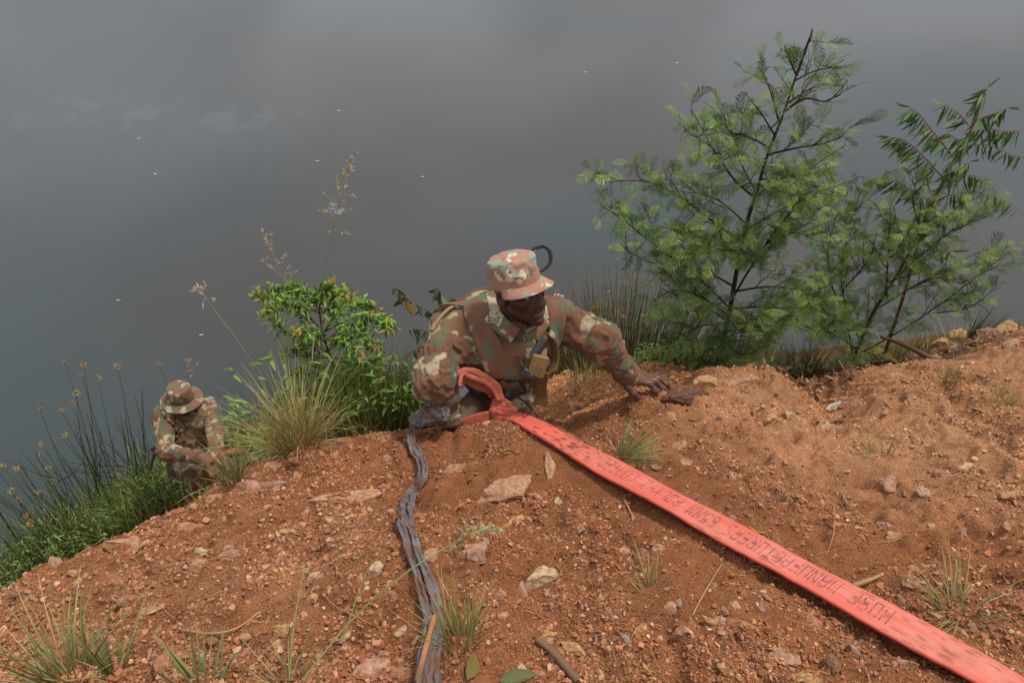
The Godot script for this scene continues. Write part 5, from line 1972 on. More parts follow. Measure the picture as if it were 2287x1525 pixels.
# ------------------------------------------------------------------ heads, hats, hands
func head_field() -> Field:
	var h := Field.new()
	h.k = 0.016
	h.egg(Vector3(0, 0.040, -0.012), Vector3(0.075, 0.088, 0.094))
	h.egg(Vector3(0, -0.03, 0.03), Vector3(0.060, 0.080, 0.062))
	h.bone(Vector3(0, -0.108, 0.076), Vector3(0, -0.102, 0.05), 0.020, 0.022)
	for s in [-1.0, 1.0]:
		h.bone(Vector3(s * 0.060, -0.045, -0.012), Vector3(s * 0.020, -0.100, 0.064), 0.016, 0.015)
		h.bone(Vector3(s * 0.046, -0.022, 0.062), Vector3(s * 0.060, -0.012, 0.03), 0.018, 0.016)
		h.bone(Vector3(s * 0.024, -0.05, 0.082), Vector3(s * 0.032, -0.08, 0.066), 0.014, 0.014)
		h.bone(Vector3(s * 0.010, -0.036, 0.104), Vector3(s * 0.019, -0.037, 0.096), 0.0095, 0.0095)
		h.egg(Vector3(s * 0.078, -0.006, -0.016), Vector3(0.012, 0.033, 0.021))
		h.egg(Vector3(s * 0.086, 0.002, -0.012), Vector3(0.009, 0.018, 0.011), true)
		h.egg(Vector3(s * 0.033, 0.000, 0.103), Vector3(0.017, 0.0095, 0.016), true)
		h.bone(Vector3(s * 0.020, 0.012, 0.089), Vector3(s * 0.046, 0.009, 0.076), 0.0052, 0.0045)
		h.bone(Vector3(s * 0.022, -0.012, 0.087), Vector3(s * 0.044, -0.010, 0.077), 0.0045, 0.004)
		h.hollow(Vector3(s * 0.009, -0.046, 0.108), Vector3(s * 0.010, -0.04, 0.104), 0.0035, 0.003)
	h.bone(Vector3(-0.036, 0.026, 0.079), Vector3(0.036, 0.026, 0.079), 0.012, 0.012)
	h.bone(Vector3(0, 0.016, 0.086), Vector3(0, -0.032, 0.112), 0.0085, 0.0135)
	h.bone(Vector3(-0.021, -0.066, 0.084), Vector3(0.021, -0.066, 0.084), 0.0075, 0.0075)
	h.bone(Vector3(-0.008, -0.063, 0.092), Vector3(0.008, -0.063, 0.092), 0.0075, 0.0075)
	h.bone(Vector3(-0.017, -0.079, 0.085), Vector3(0.017, -0.079, 0.085), 0.0092, 0.0092)
	h.hollow(Vector3(-0.026, -0.0715, 0.094), Vector3(0.026, -0.0715, 0.094), 0.0032, 0.0032)
	h.bone(Vector3(0, -0.06, -0.022), Vector3(0, -0.20, -0.05), 0.056, 0.060)
	return h

func face_paint(p: Vector3) -> Color:
	var c := skin(p)
	if p.z > 0.07 and absf(p.x) < 0.028 and p.y < -0.058 and p.y > -0.092:
		c = c.lerp(Color(0.13, 0.050, 0.042), 0.75)
	if p.y > 0.02 and absf(p.x) > 0.012 and p.z > 0.06 and p.y < 0.034 and absf(p.x) < 0.05:
		c = c.lerp(Color(0.012, 0.009, 0.008), 0.8)
	if p.y > 0.03 and p.z < 0.05:
		c = c.lerp(Color(0.012, 0.010, 0.009), 0.85)
	if p.y < -0.02 and p.y > -0.13 and p.z > 0.0 and absf(p.x) > 0.02:
		c = c.lerp(Color(0.03, 0.018, 0.014), 0.35)
	if p.z > 0.09 and absf(p.x) < 0.02 and p.y < 0.0 and p.y > -0.05:
		c = c.lerp(Color(0.115, 0.060, 0.042), 0.35)
	return c

func eyes(root: Node3D, place: Transform3D) -> void:
	for s in [-1.0, 1.0]:
		var sh := Shape.new()
		var c := Vector3(s * 0.033, 0.0, 0.0755)
		for i in 13:
			for j in 17:
				var th := PI * i / 12.0
				var ph := TAU * j / 16.0
				var d := Vector3(sin(th) * cos(ph), sin(th) * sin(ph), cos(th))
				var col := Color(0.45, 0.40, 0.36)
				if th < 0.62:
					col = Color(0.02, 0.012, 0.008)
				sh.vert(place * (c + d * 0.0125), (place.basis * d).normalized(), col)
		for i in 12:
			for j in 16:
				var a := i * 17 + j
				sh.quad(a, a + 1, a + 18, a + 17)
		var m := plain(0.15, 0.5)
		part("eye", sh.commit(), m, root)

# a cap or hat turned about the head's axis: rows of [height, half width, half length, back drop]
func crown_mesh(rows: Array, place: Transform3D, paint: Callable, rumple: float, thick := 0.0, seg := 96) -> ArrayMesh:
	var sh := Shape.new()
	var nz := noise(16.0, 2, 61)
	var fine := []
	for i in rows.size() - 1:
		var m := 6
		for q in m:
			var f := float(q) / m
			var r := []
			for k in 4:
				r.append(lerpf(rows[i][k], rows[i + 1][k], f))
			fine.append(r)
	fine.append(rows[rows.size() - 1])
	for i in fine.size():
		var r: Array = fine[i]
		for j in seg + 1:
			var a := TAU * j / seg
			var p := Vector3(sin(a) * r[1], r[0], cos(a) * r[2] - 0.008)
			p.y -= r[3] * (0.5 - 0.5 * cos(a))
			p += Vector3(sin(a), 0.4, cos(a)) * rumple * nz.get_noise_3dv(p * 1.0)
			sh.vert(place * p, Vector3.UP, paint.call(p))
	for i in fine.size() - 1:
		for j in seg:
			var a := i * (seg + 1) + j
			sh.quad(a, a + seg + 1, a + seg + 2, a + 1)
	sh.smooth()
	for i in fine.size():
		var a := i * (seg + 1)
		var m := (sh.n[a] + sh.n[a + seg]).normalized()
		sh.n[a] = m
		sh.n[a + seg] = m
	return sh.commit()

func peak_mesh(place: Transform3D, paint: Callable) -> ArrayMesh:
	var sh := Shape.new()
	var na := 40
	var nr := 14
	for side in 2:
		for i in na + 1:
			var a := deg_to_rad(lerpf(-84.0, 84.0, float(i) / na))
			var reach := 0.066 * pow(maxf(cos(a * 1.06), 0.0), 0.55)
			for j in nr + 1:
				var f := float(j) / nr
				var p := Vector3(sin(a) * 0.088, 0.034, cos(a) * 0.106 - 0.008)
				p += Vector3(sin(a) * 0.35, 0, cos(a)).normalized() * reach * f
				p.y -= 0.014 * f + 0.022 * pow(sin(a), 2) * f + 0.003 * side
				if side == 1:
					p -= Vector3(sin(a), 0, cos(a)) * 0.001
				var c: Color = paint.call(p)
				if absf(f - 0.94) < 0.03 or absf(f - 0.8) < 0.02:
					c = c * 0.86
				sh.vert(place * p, Vector3.UP, c)
	var off := (na + 1) * (nr + 1)
	for i in na:
		for j in nr:
			var a := i * (nr + 1) + j
			sh.quad(a, a + nr + 1, a + nr + 2, a + 1)
			sh.quad(off + a, off + a + 1, off + a + nr + 2, off + a + nr + 1)
		var e := i * (nr + 1) + nr
		sh.quad(e, e + nr + 1, off + e + nr + 1, off + e)
	sh.smooth()
	return sh.commit()

# joints of a finger as points; r at the knuckle and the tip
func finger(h: Field, pts: Array, r0: float, r1: float) -> void:
	for i in pts.size() - 1:
		var f0 := float(i) / (pts.size() - 1)
		var f1 := float(i + 1) / (pts.size() - 1)
		h.bone(pts[i], pts[i + 1], lerpf(r0, r1, f0), lerpf(r0, r1, f1))

# ------------------------------------------------------------------ the climbing soldier
var cloth: StandardMaterial3D
var skin_mat: StandardMaterial3D
var web_mat: StandardMaterial3D
var black_mat: StandardMaterial3D

func basis_of(fwd: Vector3, up: Vector3) -> Basis:
	var f := fwd.normalized()
	var l := up.cross(f).normalized()   # the person's left
	return Basis(l, f.cross(l).normalized(), f)

func flat_col(c: Color) -> Callable:
	return func(_p: Vector3) -> Color: return c

func climbing_soldier() -> void:
	var base := Vector3(-0.08, ground_y(-0.08, 2.36), -2.36)
	var man := thing("person", "person in camouflage field cap and vest, leaning on one hand behind the knotted hose", "person", base)
	var here := Transform3D(Basis.IDENTITY, -base)
	camo_seed = Vector3(2.3, 0.4, 1.1)
	camo_fade = 0.0
	var sr := at(1006, 738, 2.33)
	var er := at(966, 852, 2.17)
	var wr := at(1003, 930, 2.29)
	var sl := at(1236, 708, 2.40)
	var el := at(1343, 763, 2.27)
	var wl := at(1401, 834, 2.42)
	var neck := at(1142, 728, 2.26)
	var hipr := at(1050, 880, 2.62)
	var hipl := at(1128, 878, 2.62)
	var kr := at(1030, 925, 2.36)
	var kl := at(1140, 905, 2.40)
	var fr := Vector3(-0.20, ground_y(-0.20, 2.35), -2.35)
	var fl := Vector3(0.04, ground_y(0.04, 2.42), -2.42)
	# jacket
	var j := Field.new()
	j.k = 0.035
	j.bone(at(1068, 765, 2.34), at(1052, 868, 2.56), 0.115, 0.120)
	j.bone(at(1172, 765, 2.34), at(1135, 868, 2.56), 0.112, 0.118)
	j.bone(at(1042, 738, 2.36), at(1206, 722, 2.37), 0.080, 0.078)
	j.bone(at(1120, 790, 2.36), at(1098, 870, 2.52), 0.125, 0.125)
	j.bone(at(1080, 712, 2.44), at(1150, 700, 2.44), 0.085, 0.075)
	j.bone(neck + Vector3(0, -0.05, 0.0), neck, 0.075, 0.060)
	j.bone(sr, er, 0.076, 0.062)
	j.bone(er, wr, 0.062, 0.044)
	j.bone(sl, el, 0.074, 0.064)
	j.bone(el, wl, 0.062, 0.043)
	j.bone(at(1098, 872, 2.56), at(1092, 905, 2.62), 0.135, 0.14)
	j.folds = noise(9.0, 2, 71, 0.05)
	j.fold_amp = 0.016
	j.fold_scale = Vector3(0.8, 1.1, 0.8)
	j.crease(el, 0.14, 0.011, Vector3(0.7, -0.5, 0.2))
	j.crease(el.lerp(sl, 0.6), 0.13, 0.009, Vector3(0.8, -0.3, 0.2))
	j.crease(el.lerp(wl, 0.6), 0.12, 0.009, Vector3(0.6, -0.8, 0.2))
	j.crease(er, 0.15, 0.012, Vector3(0.5, 0.8, 0.2))
	j.crease(sr.lerp(er, 0.5), 0.14, 0.008, Vector3(0.6, 0.7, 0.0))
	j.crease(er.lerp(wr, 0.6), 0.10, 0.010, Vector3(0.2, 0.9, 0.2))
	var js := Shape.new()
	j.mesh_into(js, 0.0052, here, camo)
	var sm := Field.new()
	sm.k = j.k
	for i in j.a.size():
		sm.bone(j.a[i], j.b[i], j.ra[i], j.rb[i])
	sm.folds = noise(5.0, 1, 75)
	sm.fold_amp = 0.004
	js.smooth()
	part("jacket", js.commit(), cloth, man)
	# cuffs
	for e in [[er, wr], [el, wl]]:
		var cs := Shape.new()
		cs.origin = base
		var ax: Vector3 = (e[1] - e[0]).normalized()
		var cp := PackedVector3Array()
		for q in 6:
			cp.append(e[1] + ax * (-0.028 + 0.012 * q))
		cs.tube(cp, PackedFloat32Array([0.043, 0.0475, 0.0465, 0.046, 0.0455, 0.042]), 26, Color(0.20, 0.09, 0.055), Color(0.23, 0.105, 0.065), false)
		part("cuff", cs.commit(), cloth, man)
	# trousers
	var t := Field.new()
	t.k = 0.03
	t.bone(hipr, kr, 0.105, 0.082)
	t.bone(hipl, kl, 0.105, 0.078)
	t.bone(hipr, hipl, 0.11, 0.11)
	t.bone(kr, fr + Vector3(0, 0.16, 0), 0.080, 0.062)
	t.bone(kl, fl + Vector3(0, 0.16, 0), 0.078, 0.062)
	t.folds = noise(10.0, 2, 72)
	t.fold_amp = 0.010
	var ts := Shape.new()
	t.mesh_into(ts, 0.010, here, camo)
	ts.smooth()
	part("trousers", ts.commit(), cloth, man)
	for f in [fr, fl]:
		var bf := Field.new()
		bf.k = 0.03
		bf.bone(f + Vector3(0, 0.05, -0.04), f + Vector3(0, 0.045, 0.14), 0.048, 0.042)
		bf.bone(f + Vector3(0, 0.06, -0.02), f + Vector3(0, 0.20, 0), 0.052, 0.056)
		var bs := Shape.new()
		bf.mesh_into(bs, 0.010, here, flat_col(Color(0.03, 0.02, 0.015)))
		bs.smooth()
		part("boot", bs.commit(), black_mat, man)
	# the body itself: head and neck, hands, and the trunk under the clothes, one mesh
	var hb := basis_of(Vector3(0.73, 0.25, 0.65), Vector3(0.02, 1, 0.02))
	var hp := Transform3D(hb.scaled(Vector3.ONE * 0.87), at(1157, 650, 2.19) - base)
	var body := Shape.new()
	var hf := head_field()
	hf.mesh_into(body, 0.0032, hp, face_paint)
	var hand := Field.new()
	hand.k = 0.010
	var hd := func(u: float, v: float, d: float) -> Vector3: return at(u, v, d)
	var w0: Vector3 = hd.call(1398, 830, 2.415)
	hand.bone(w0, hd.call(1410, 843, 2.43), 0.027, 0.026)
	hand.bone(hd.call(1403, 843, 2.425), hd.call(1424, 851, 2.42), 0.022, 0.0145)
	hand.bone(hd.call(1409, 840, 2.435), hd.call(1433, 846, 2.44), 0.022, 0.0145)
	hand.bone(hd.call(1414, 836, 2.445), hd.call(1438, 841, 2.46), 0.020, 0.0135)
	hand.bone(hd.call(1417, 834, 2.455), hd.call(1440, 838, 2.475), 0.018, 0.0125)
	finger(hand, [hd.call(1398, 842, 2.41), hd.call(1403, 864, 2.405), hd.call(1415, 878, 2.41), hd.call(1427, 890, 2.425)], 0.0150, 0.0105)
	finger(hand, [hd.call(1424, 851, 2.42), hd.call(1452, 857, 2.43), hd.call(1463, 873, 2.435), hd.call(1469, 886, 2.445)], 0.0122, 0.0085)
	finger(hand, [hd.call(1433, 846, 2.44), hd.call(1464, 851, 2.45), hd.call(1481, 868, 2.455), hd.call(1491, 881, 2.465)], 0.0124, 0.0087)
	finger(hand, [hd.call(1438, 841, 2.46), hd.call(1470, 845, 2.475), hd.call(1488, 858, 2.48), hd.call(1497, 868, 2.49)], 0.0116, 0.0080)
	finger(hand, [hd.call(1440, 838, 2.475), hd.call(1468, 839, 2.495), hd.call(1484, 848, 2.505), hd.call(1494, 857, 2.515)], 0.0102, 0.0072)
	hand.mesh_into(body, 0.0028, here, palm_skin)
	# the right hand closed on the hose's free end
	var h2 := Field.new()
	h2.k = 0.009
	h2.bone(wr, at(1006, 938, 2.285), 0.028, 0.026)
	for q in 4:
		var o := q * 0.9
		h2.bone(at(1006, 934, 2.285), at(996 + q * 8.5, 938 - o, 2.268), 0.024, 0.0135)
		finger(h2, [at(994 + q * 9, 936 - o, 2.266), at(995 + q * 9, 950 - o, 2.258), at(998 + q * 9, 956 - o, 2.272)], 0.0118, 0.0090)
	finger(h2, [at(1018, 934, 2.28), at(1030, 940, 2.262), at(1031, 949, 2.262)], 0.0135, 0.0100)
	h2.mesh_into(body, 0.003, here, palm_skin)
	var inner := Field.new()
	inner.k = 0.03
	for i in j.a.size():
		inner.bone(j.a[i], j.b[i], maxf(j.ra[i] - 0.028, 0.02), maxf(j.rb[i] - 0.028, 0.02))
	for i in t.a.size():
		inner.bone(t.a[i], t.b[i], maxf(t.ra[i] - 0.026, 0.02), maxf(t.rb[i] - 0.026, 0.02))
	inner.mesh_into(body, 0.016, here, skin)
	body.smooth()
	var bo := part("body", body.commit(), skin_mat, man)
	eyes(bo, hp)
	# field cap
	camo_seed = Vector3(5.15, 0.62, 0.3)
	camo_fade = 1.0
	camo_scale = 1.5
	var hat_at := Transform3D(hp.basis.scaled_local(Vector3(0.95, 0.95, 0.95)), hp * Vector3(0, 0.014, 0.0))
	var cap := Node3D.new()
	cap.name = "field_cap"
	man.add_child(cap)
	part("crown", crown_mesh([[0.060, 0.0885, 0.107, 0.004], [0.085, 0.0875, 0.105, 0.004], [0.117, 0.0855, 0.101, 0.008], [0.128, 0.081, 0.095, 0.010], [0.134, 0.069, 0.083, 0.011], [0.138, 0.046, 0.056, 0.010], [0.1405, 0.022, 0.03, 0.008], [0.141, 0.0, 0.0, 0.007]], hat_at, camo, 0.011), cloth, cap)
	camo_seed = Vector3(4.4, 0.2, 2.3)
	part("band", crown_mesh([[0.024, 0.0885, 0.1075, 0.014], [0.030, 0.0905, 0.1095, 0.012], [0.058, 0.0912, 0.1100, 0.004], [0.063, 0.0885, 0.1075, 0.004]], hat_at, camo, 0.002), cloth, cap)
	camo_seed = Vector3(8.2, 0.62, 4.3)
	part("peak", peak_mesh(hat_at, camo), cloth, cap)
	# seams of the cap, a row of short dark stitches
	var seam := Shape.new()
	for rw in [[0.119, 0.0863, 0.1018, 0.008], [0.0605, 0.0905, 0.1093, 0.004]]:
		for q in 110:
			if q % 2 == 0:
				continue
			var pp := PackedVector3Array()
			for e in 3:
				var a := TAU * (q + e * 0.45) / 110.0
				pp.append(hat_at * Vector3(sin(a) * rw[1], rw[0] - rw[3] * (0.5 - 0.5 * cos(a)), cos(a) * rw[2] - 0.008))
			seam.tube(pp, taper(3, 0.0009, 0.0009), 3, Color(0.10, 0.08, 0.06), Color(0.10, 0.08, 0.06), false)
	part("stitching", seam.commit(), cloth, cap, "stuff")
	camo_fade = 0.0
	camo_scale = 1.3
	# collar: two flaps and the standing band
	camo_seed = Vector3(1.2, 3.3, 0.5)
	camo_fade = 0.12
	var view := func(u: float, v: float) -> Vector3: return sm.meet(eye, ray_dir(u, v).normalized(), 1.6, 3.6)
	part("collar_flap", drape(sm, [view.call(1106, 655), view.call(1102, 688), view.call(1116, 722), view.call(1150, 748)], 0.062, 0.010, 0.006, camo, base, 16, 16), cloth, man)
	part("collar_flap", drape(sm, [view.call(1224, 690), view.call(1216, 712), view.call(1196, 738), view.call(1172, 752)], 0.050, 0.010, 0.006, camo, base, 16, 16), cloth, man)
	camo_fade = 0.0
	# the vest: yoke, two broad braces, chest panels
	camo_seed = Vector3(9.4, 1.3, 0.2)
	var vest := Node3D.new()
	vest.name = "vest"
	man.add_child(vest)
	part("brace", drape(sm, [view.call(1062, 668), view.call(1066, 700), view.call(1084, 752), view.call(1106, 800), view.call(1116, 838)], 0.088, 0.010, 0.010, camo, base, 20, 16), cloth, vest)
	part("brace", drape(sm, [view.call(1236, 676), view.call(1242, 712), view.call(1234, 752), view.call(1214, 784)], 0.070, 0.010, 0.010, camo, base, 16, 16), cloth, vest)
	camo_seed = Vector3(4.4, 2.3, 0.9)
	part("yoke", drape(sm, [view.call(1010, 690), view.call(1040, 678), view.call(1076, 668)], 0.11, 0.008, 0.010, camo, base, 16, 16), cloth, vest)
	part("chest_panel", drape(sm, [view.call(1158, 762), view.call(1162, 800), view.call(1158, 838)], 0.115, 0.012, 0.012, camo, base, 20, 16), cloth, vest)
	part("side_panel", drape(sm, [view.call(1108, 850), view.call(1128, 862), view.call(1160, 852)], 0.07, 0.012, 0.014, camo, base, 16, 16), cloth, vest)
	camo_seed = Vector3(3.4, 0.3, 5.9)
	part("pocket", drape(sm, [view.call(1192, 775), view.call(1190, 805), view.call(1184, 828)], 0.075, 0.016, 0.022, camo, base, 16, 12), cloth, vest)
	part("zip", drape(sm, [view.call(1168, 738), view.call(1196, 726)], 0.010, 0.022, 0.003, flat_col(Color(0.30, 0.22, 0.12)), base, 2, 6), web_mat, vest)
	part("belt", drape(sm, [view.call(1082, 868), view.call(1122, 880), view.call(1172, 862)], 0.045, 0.014, 0.006, flat_col(Color(0.06, 0.055, 0.035)), base, 4, 8), web_mat, vest)
	# rank slide on the collar flap
	var chev := drape(sm, [view.call(1101, 714), view.call(1124, 723)], 0.030, 0.0185, 0.002, flat_col(Color(0.46, 0.42, 0.28)), base, 4, 8)
	part("rank_patch", chev, cloth, man)
	for q in 3:
		var c0: Vector3 = view.call(1103, 711 + q * 4.2)
		var c1: Vector3 = view.call(1112, 716.5 + q * 4.2)
		var c2: Vector3 = view.call(1122, 713 + q * 4.2)
		part("chevron", drape(sm, [c0, c1, c2], 0.0035, 0.0205, 0.0015, flat_col(Color(0.03, 0.03, 0.03)), base, 2, 5), cloth, man)
	# shoulder flash
	var fs := drape(sm, [view.call(1241, 652), view.call(1256, 664)], 0.030, 0.006, 0.002, flash_paint(view.call(1241, 652), view.call(1256, 664)), base, 6, 10)
	part("shoulder_flash", fs, cloth, man)
	# back pack straps seen over the shoulder
	part("pack_strap", drape(sm, [view.call(1012, 680), view.call(1056, 656), view.call(1100, 634)], 0.034, 0.016, 0.010, flat_col(Color(0.16, 0.085, 0.05)), base, 4, 8), web_mat, man)
	part("strap_edge", drape(sm, [view.call(968, 742), view.call(986, 712), view.call(1012, 690)], 0.014, 0.010, 0.004, flat_col(Color(0.30, 0.20, 0.11)), base, 3, 8), web_mat, man)
	# ring on the yoke
	var ring := Shape.new()
	ring.origin = base
	var rc: Vector3 = view.call(1067, 660)
	var rn := sm.grad(rc)
	var rx := rn.cross(Vector3.UP).normalized()
	var rp := PackedVector3Array()
	for q in 17:
		var a := TAU * q / 16.0
		rp.append(rc + rn * 0.016 + rx * cos(a) * 0.011 + rn.cross(rx) * sin(a) * 0.008)
	ring.tube(rp, taper(17, 0.002, 0.002), 6, Color(0.03, 0.03, 0.03), Color(0.03, 0.03, 0.03), false)
	part("buckle_ring", ring.commit(), black_mat, man)
	# kit at his left hip: tan web loop, magazine, pouch, clips, cable
	kit(man, base, view)
	# antenna loop behind the cap
	var an := Shape.new()
	an.origin = base
	var ap := PackedVector3Array()
	ap.append(at(1150, 668, 2.36))
	ap.append(at(1168, 610, 2.36))
	for q in [[1186, 562], [1200, 552], [1214, 549], [1226, 556], [1232, 572], [1229, 588], [1218, 600], [1200, 612]]:
		ap.append(at(q[0], q[1], 2.36))
	ap.append(at(1180, 640, 2.36))
	ap.append(at(1160, 676, 2.36))
	var apc := curve(Array(ap), 6)
	an.tube(apc, taper(apc.size(), 0.0042, 0.0042), 7, Color(0.02, 0.02, 0.022), Color(0.02, 0.02, 0.022))
	an.tube(curve([at(1200, 556, 2.37), at(1214, 552, 2.38), at(1224, 560, 2.38), at(1228, 576, 2.38), at(1224, 592, 2.38), at(1206, 608, 2.37)], 6), taper(31, 0.0032, 0.0032), 7, Color(0.02, 0.02, 0.022), Color(0.02, 0.02, 0.022))
	part("antenna_loop", an.commit(), black_mat, man)

func flash_paint(a: Vector3, b: Vector3) -> Callable:
	var ax := b - a
	return func(p: Vector3) -> Color:
		var f := (p - a).dot(ax) / ax.length_squared()
		var g := (p.y - a.lerp(b, f).y) * 60.0
		if f < 0.1 or f > 0.92 or absf(g) > 0.8:
			return Color(0.75, 0.75, 0.74)
		if f < 0.45:
			return Color(0.55, 0.12, 0.14)
		if f < 0.6:
			return Color(0.75, 0.75, 0.74)
		return Color(0.05, 0.30, 0.17) if g > -0.2 else Color(0.04, 0.05, 0.05)

func kit(man: Node3D, base: Vector3, view: Callable) -> void:
	var tan_c := Color(0.20, 0.125, 0.055)
	var up := Vector3(0.2, 0.3, 0.9)
	var nz := noise(12.0, 2, 81)
	var loop := curve([at(1206, 764, 2.20), at(1222, 752, 2.21), at(1237, 770, 2.23), at(1240, 800, 2.24), at(1232, 830, 2.23), at(1219, 846, 2.20)], 8)
	var ups := PackedVector3Array()
	for i in loop.size():
		ups.append(Vector3(-0.75, 0.1, 0.65))
	part("web_loop", band(loop, ups, [0.040], [0.006], 12, 0.0, flat_col(tan_c * 0.85), base, 1.0, 0.003, nz), web_mat, man)
	var hang := curve([at(1214, 832, 2.18), at(1210, 862, 2.22), at(1211, 886, 2.25), at(1206, 904, 2.26)], 8)
	ups.resize(hang.size())
	ups.fill(Vector3(0.15, 0.15, 0.95))
	part("web_strap", band(hang, ups, [0.034, 0.034, 0.036, 0.058], [0.007], 12, 0.0, flat_col(tan_c * 0.6), base, 1.0, 0.004, nz), web_mat, man)
	# tan pouch with sewn squares
	var pc := at(1202, 818, 2.16)
	var pb := basis_of(Vector3(0.1, 0.25, 0.95), Vector3(0.28, 0.95, -0.2))
	var ps := Shape.new()
	ps.origin = base
	box_into(ps, Transform3D(pb, pc), Vector3(0.054, 0.075, 0.016), 0.005, Color(0.24, 0.155, 0.070))
	var po := part("pouch", ps.commit(), web_mat, man)
	for q in 6:
		var st := Shape.new()
		st.origin = base
		var lx := -0.013 + 0.013 * (q % 3)
		var ly := -0.004 - 0.020 * int(q / 3.0)
		box_into(st, Transform3D(pb, pc + pb * Vector3(lx, ly, 0.0092)), Vector3(0.0105, 0.017, 0.002), 0.0008, Color(0.21, 0.135, 0.06))
		part("webbing_square", st.commit(), web_mat, po)
	# dark magazine and its clips
	var mb := basis_of(Vector3(0.1, 0.3, 0.95), Vector3(0.55, 0.8, -0.2))
	var mc := at(1204, 776, 2.18)
	var ms := Shape.new()
	ms.origin = base
	ms.tube(PackedVector3Array([mc - mb.y * 0.035, mc - mb.y * 0.015, mc + mb.y * 0.01, mc + mb.y * 0.035]), PackedFloat32Array([0.015, 0.016, 0.0155, 0.013]), 12, Color(0.05, 0.052, 0.056), Color(0.06, 0.062, 0.066))
	part("radio", ms.commit(), black_mat, man)
	for q in 3:
		var cs := Shape.new()
		cs.origin = base
		var cc := at(1172 + q * 9.0, 832 + q * 4.0, 2.165)
		box_into(cs, Transform3D(basis_of(Vector3(-0.1, 0.4, 0.9), Vector3(0.5 + 0.1 * q, 0.8, 0)), cc), Vector3(0.020, 0.030 - q * 0.003, 0.014), 0.004, Color(0.035, 0.035, 0.037))
		part("buckle", cs.commit(), black_mat, man)
	for q in 3:
		var sl := Shape.new()
		sl.origin = base
		var cc := at(1160 + q * 10.0, 812 + q * 9.0, 2.165)
		sl.tube(curve([cc, cc + Vector3(0.008, -0.02, 0.008), cc + Vector3(0.0, -0.05 - 0.02 * q, 0.006)], 5), taper(11, 0.0022, 0.0018), 6, Color(0.02, 0.02, 0.02), Color(0.03, 0.03, 0.03))
		part("cord", sl.commit(), black_mat, man)
	var cord := Shape.new()
	cord.origin = base
	cord.tube(curve([view.call(1140, 762), view.call(1150, 785) + Vector3(0, 0, 0.012), at(1160, 804, 2.175), at(1168, 818, 2.165)], 6), taper(19, 0.003, 0.003), 6, Color(0.03, 0.025, 0.02), Color(0.03, 0.025, 0.02))
	part("cord", cord.commit(), black_mat, man)
	# holster low on the hip and a black cable that trails over the dirt
	var hs := Field.new()
	hs.k = 0.02
	hs.bone(at(1128, 884, 2.29), at(1154, 876, 2.30), 0.020, 0.016)
	hs.bone(at(1132, 880, 2.28), at(1142, 862, 2.28), 0.011, 0.010)
	var sh := Shape.new()
	hs.mesh_into(sh, 0.006, Transform3D(Basis.IDENTITY, -base), flat_col(Color(0.022, 0.022, 0.024)))
	sh.smooth()
	part("holster", sh.commit(), black_mat, man)
	var cb := Shape.new()
	cb.origin = base
	cb.tube(curve([at(1140, 872, 2.22), at(1158, 888, 2.24), at(1176, 900, 2.26), at(1188, 912, 2.29), on_ground(1195, 922, 0.004)], 6), taper(25, 0.0034, 0.0028), 6, Color(0.015, 0.015, 0.015), Color(0.015, 0.015, 0.015))
	part("cable", cb.commit(), black_mat, man)

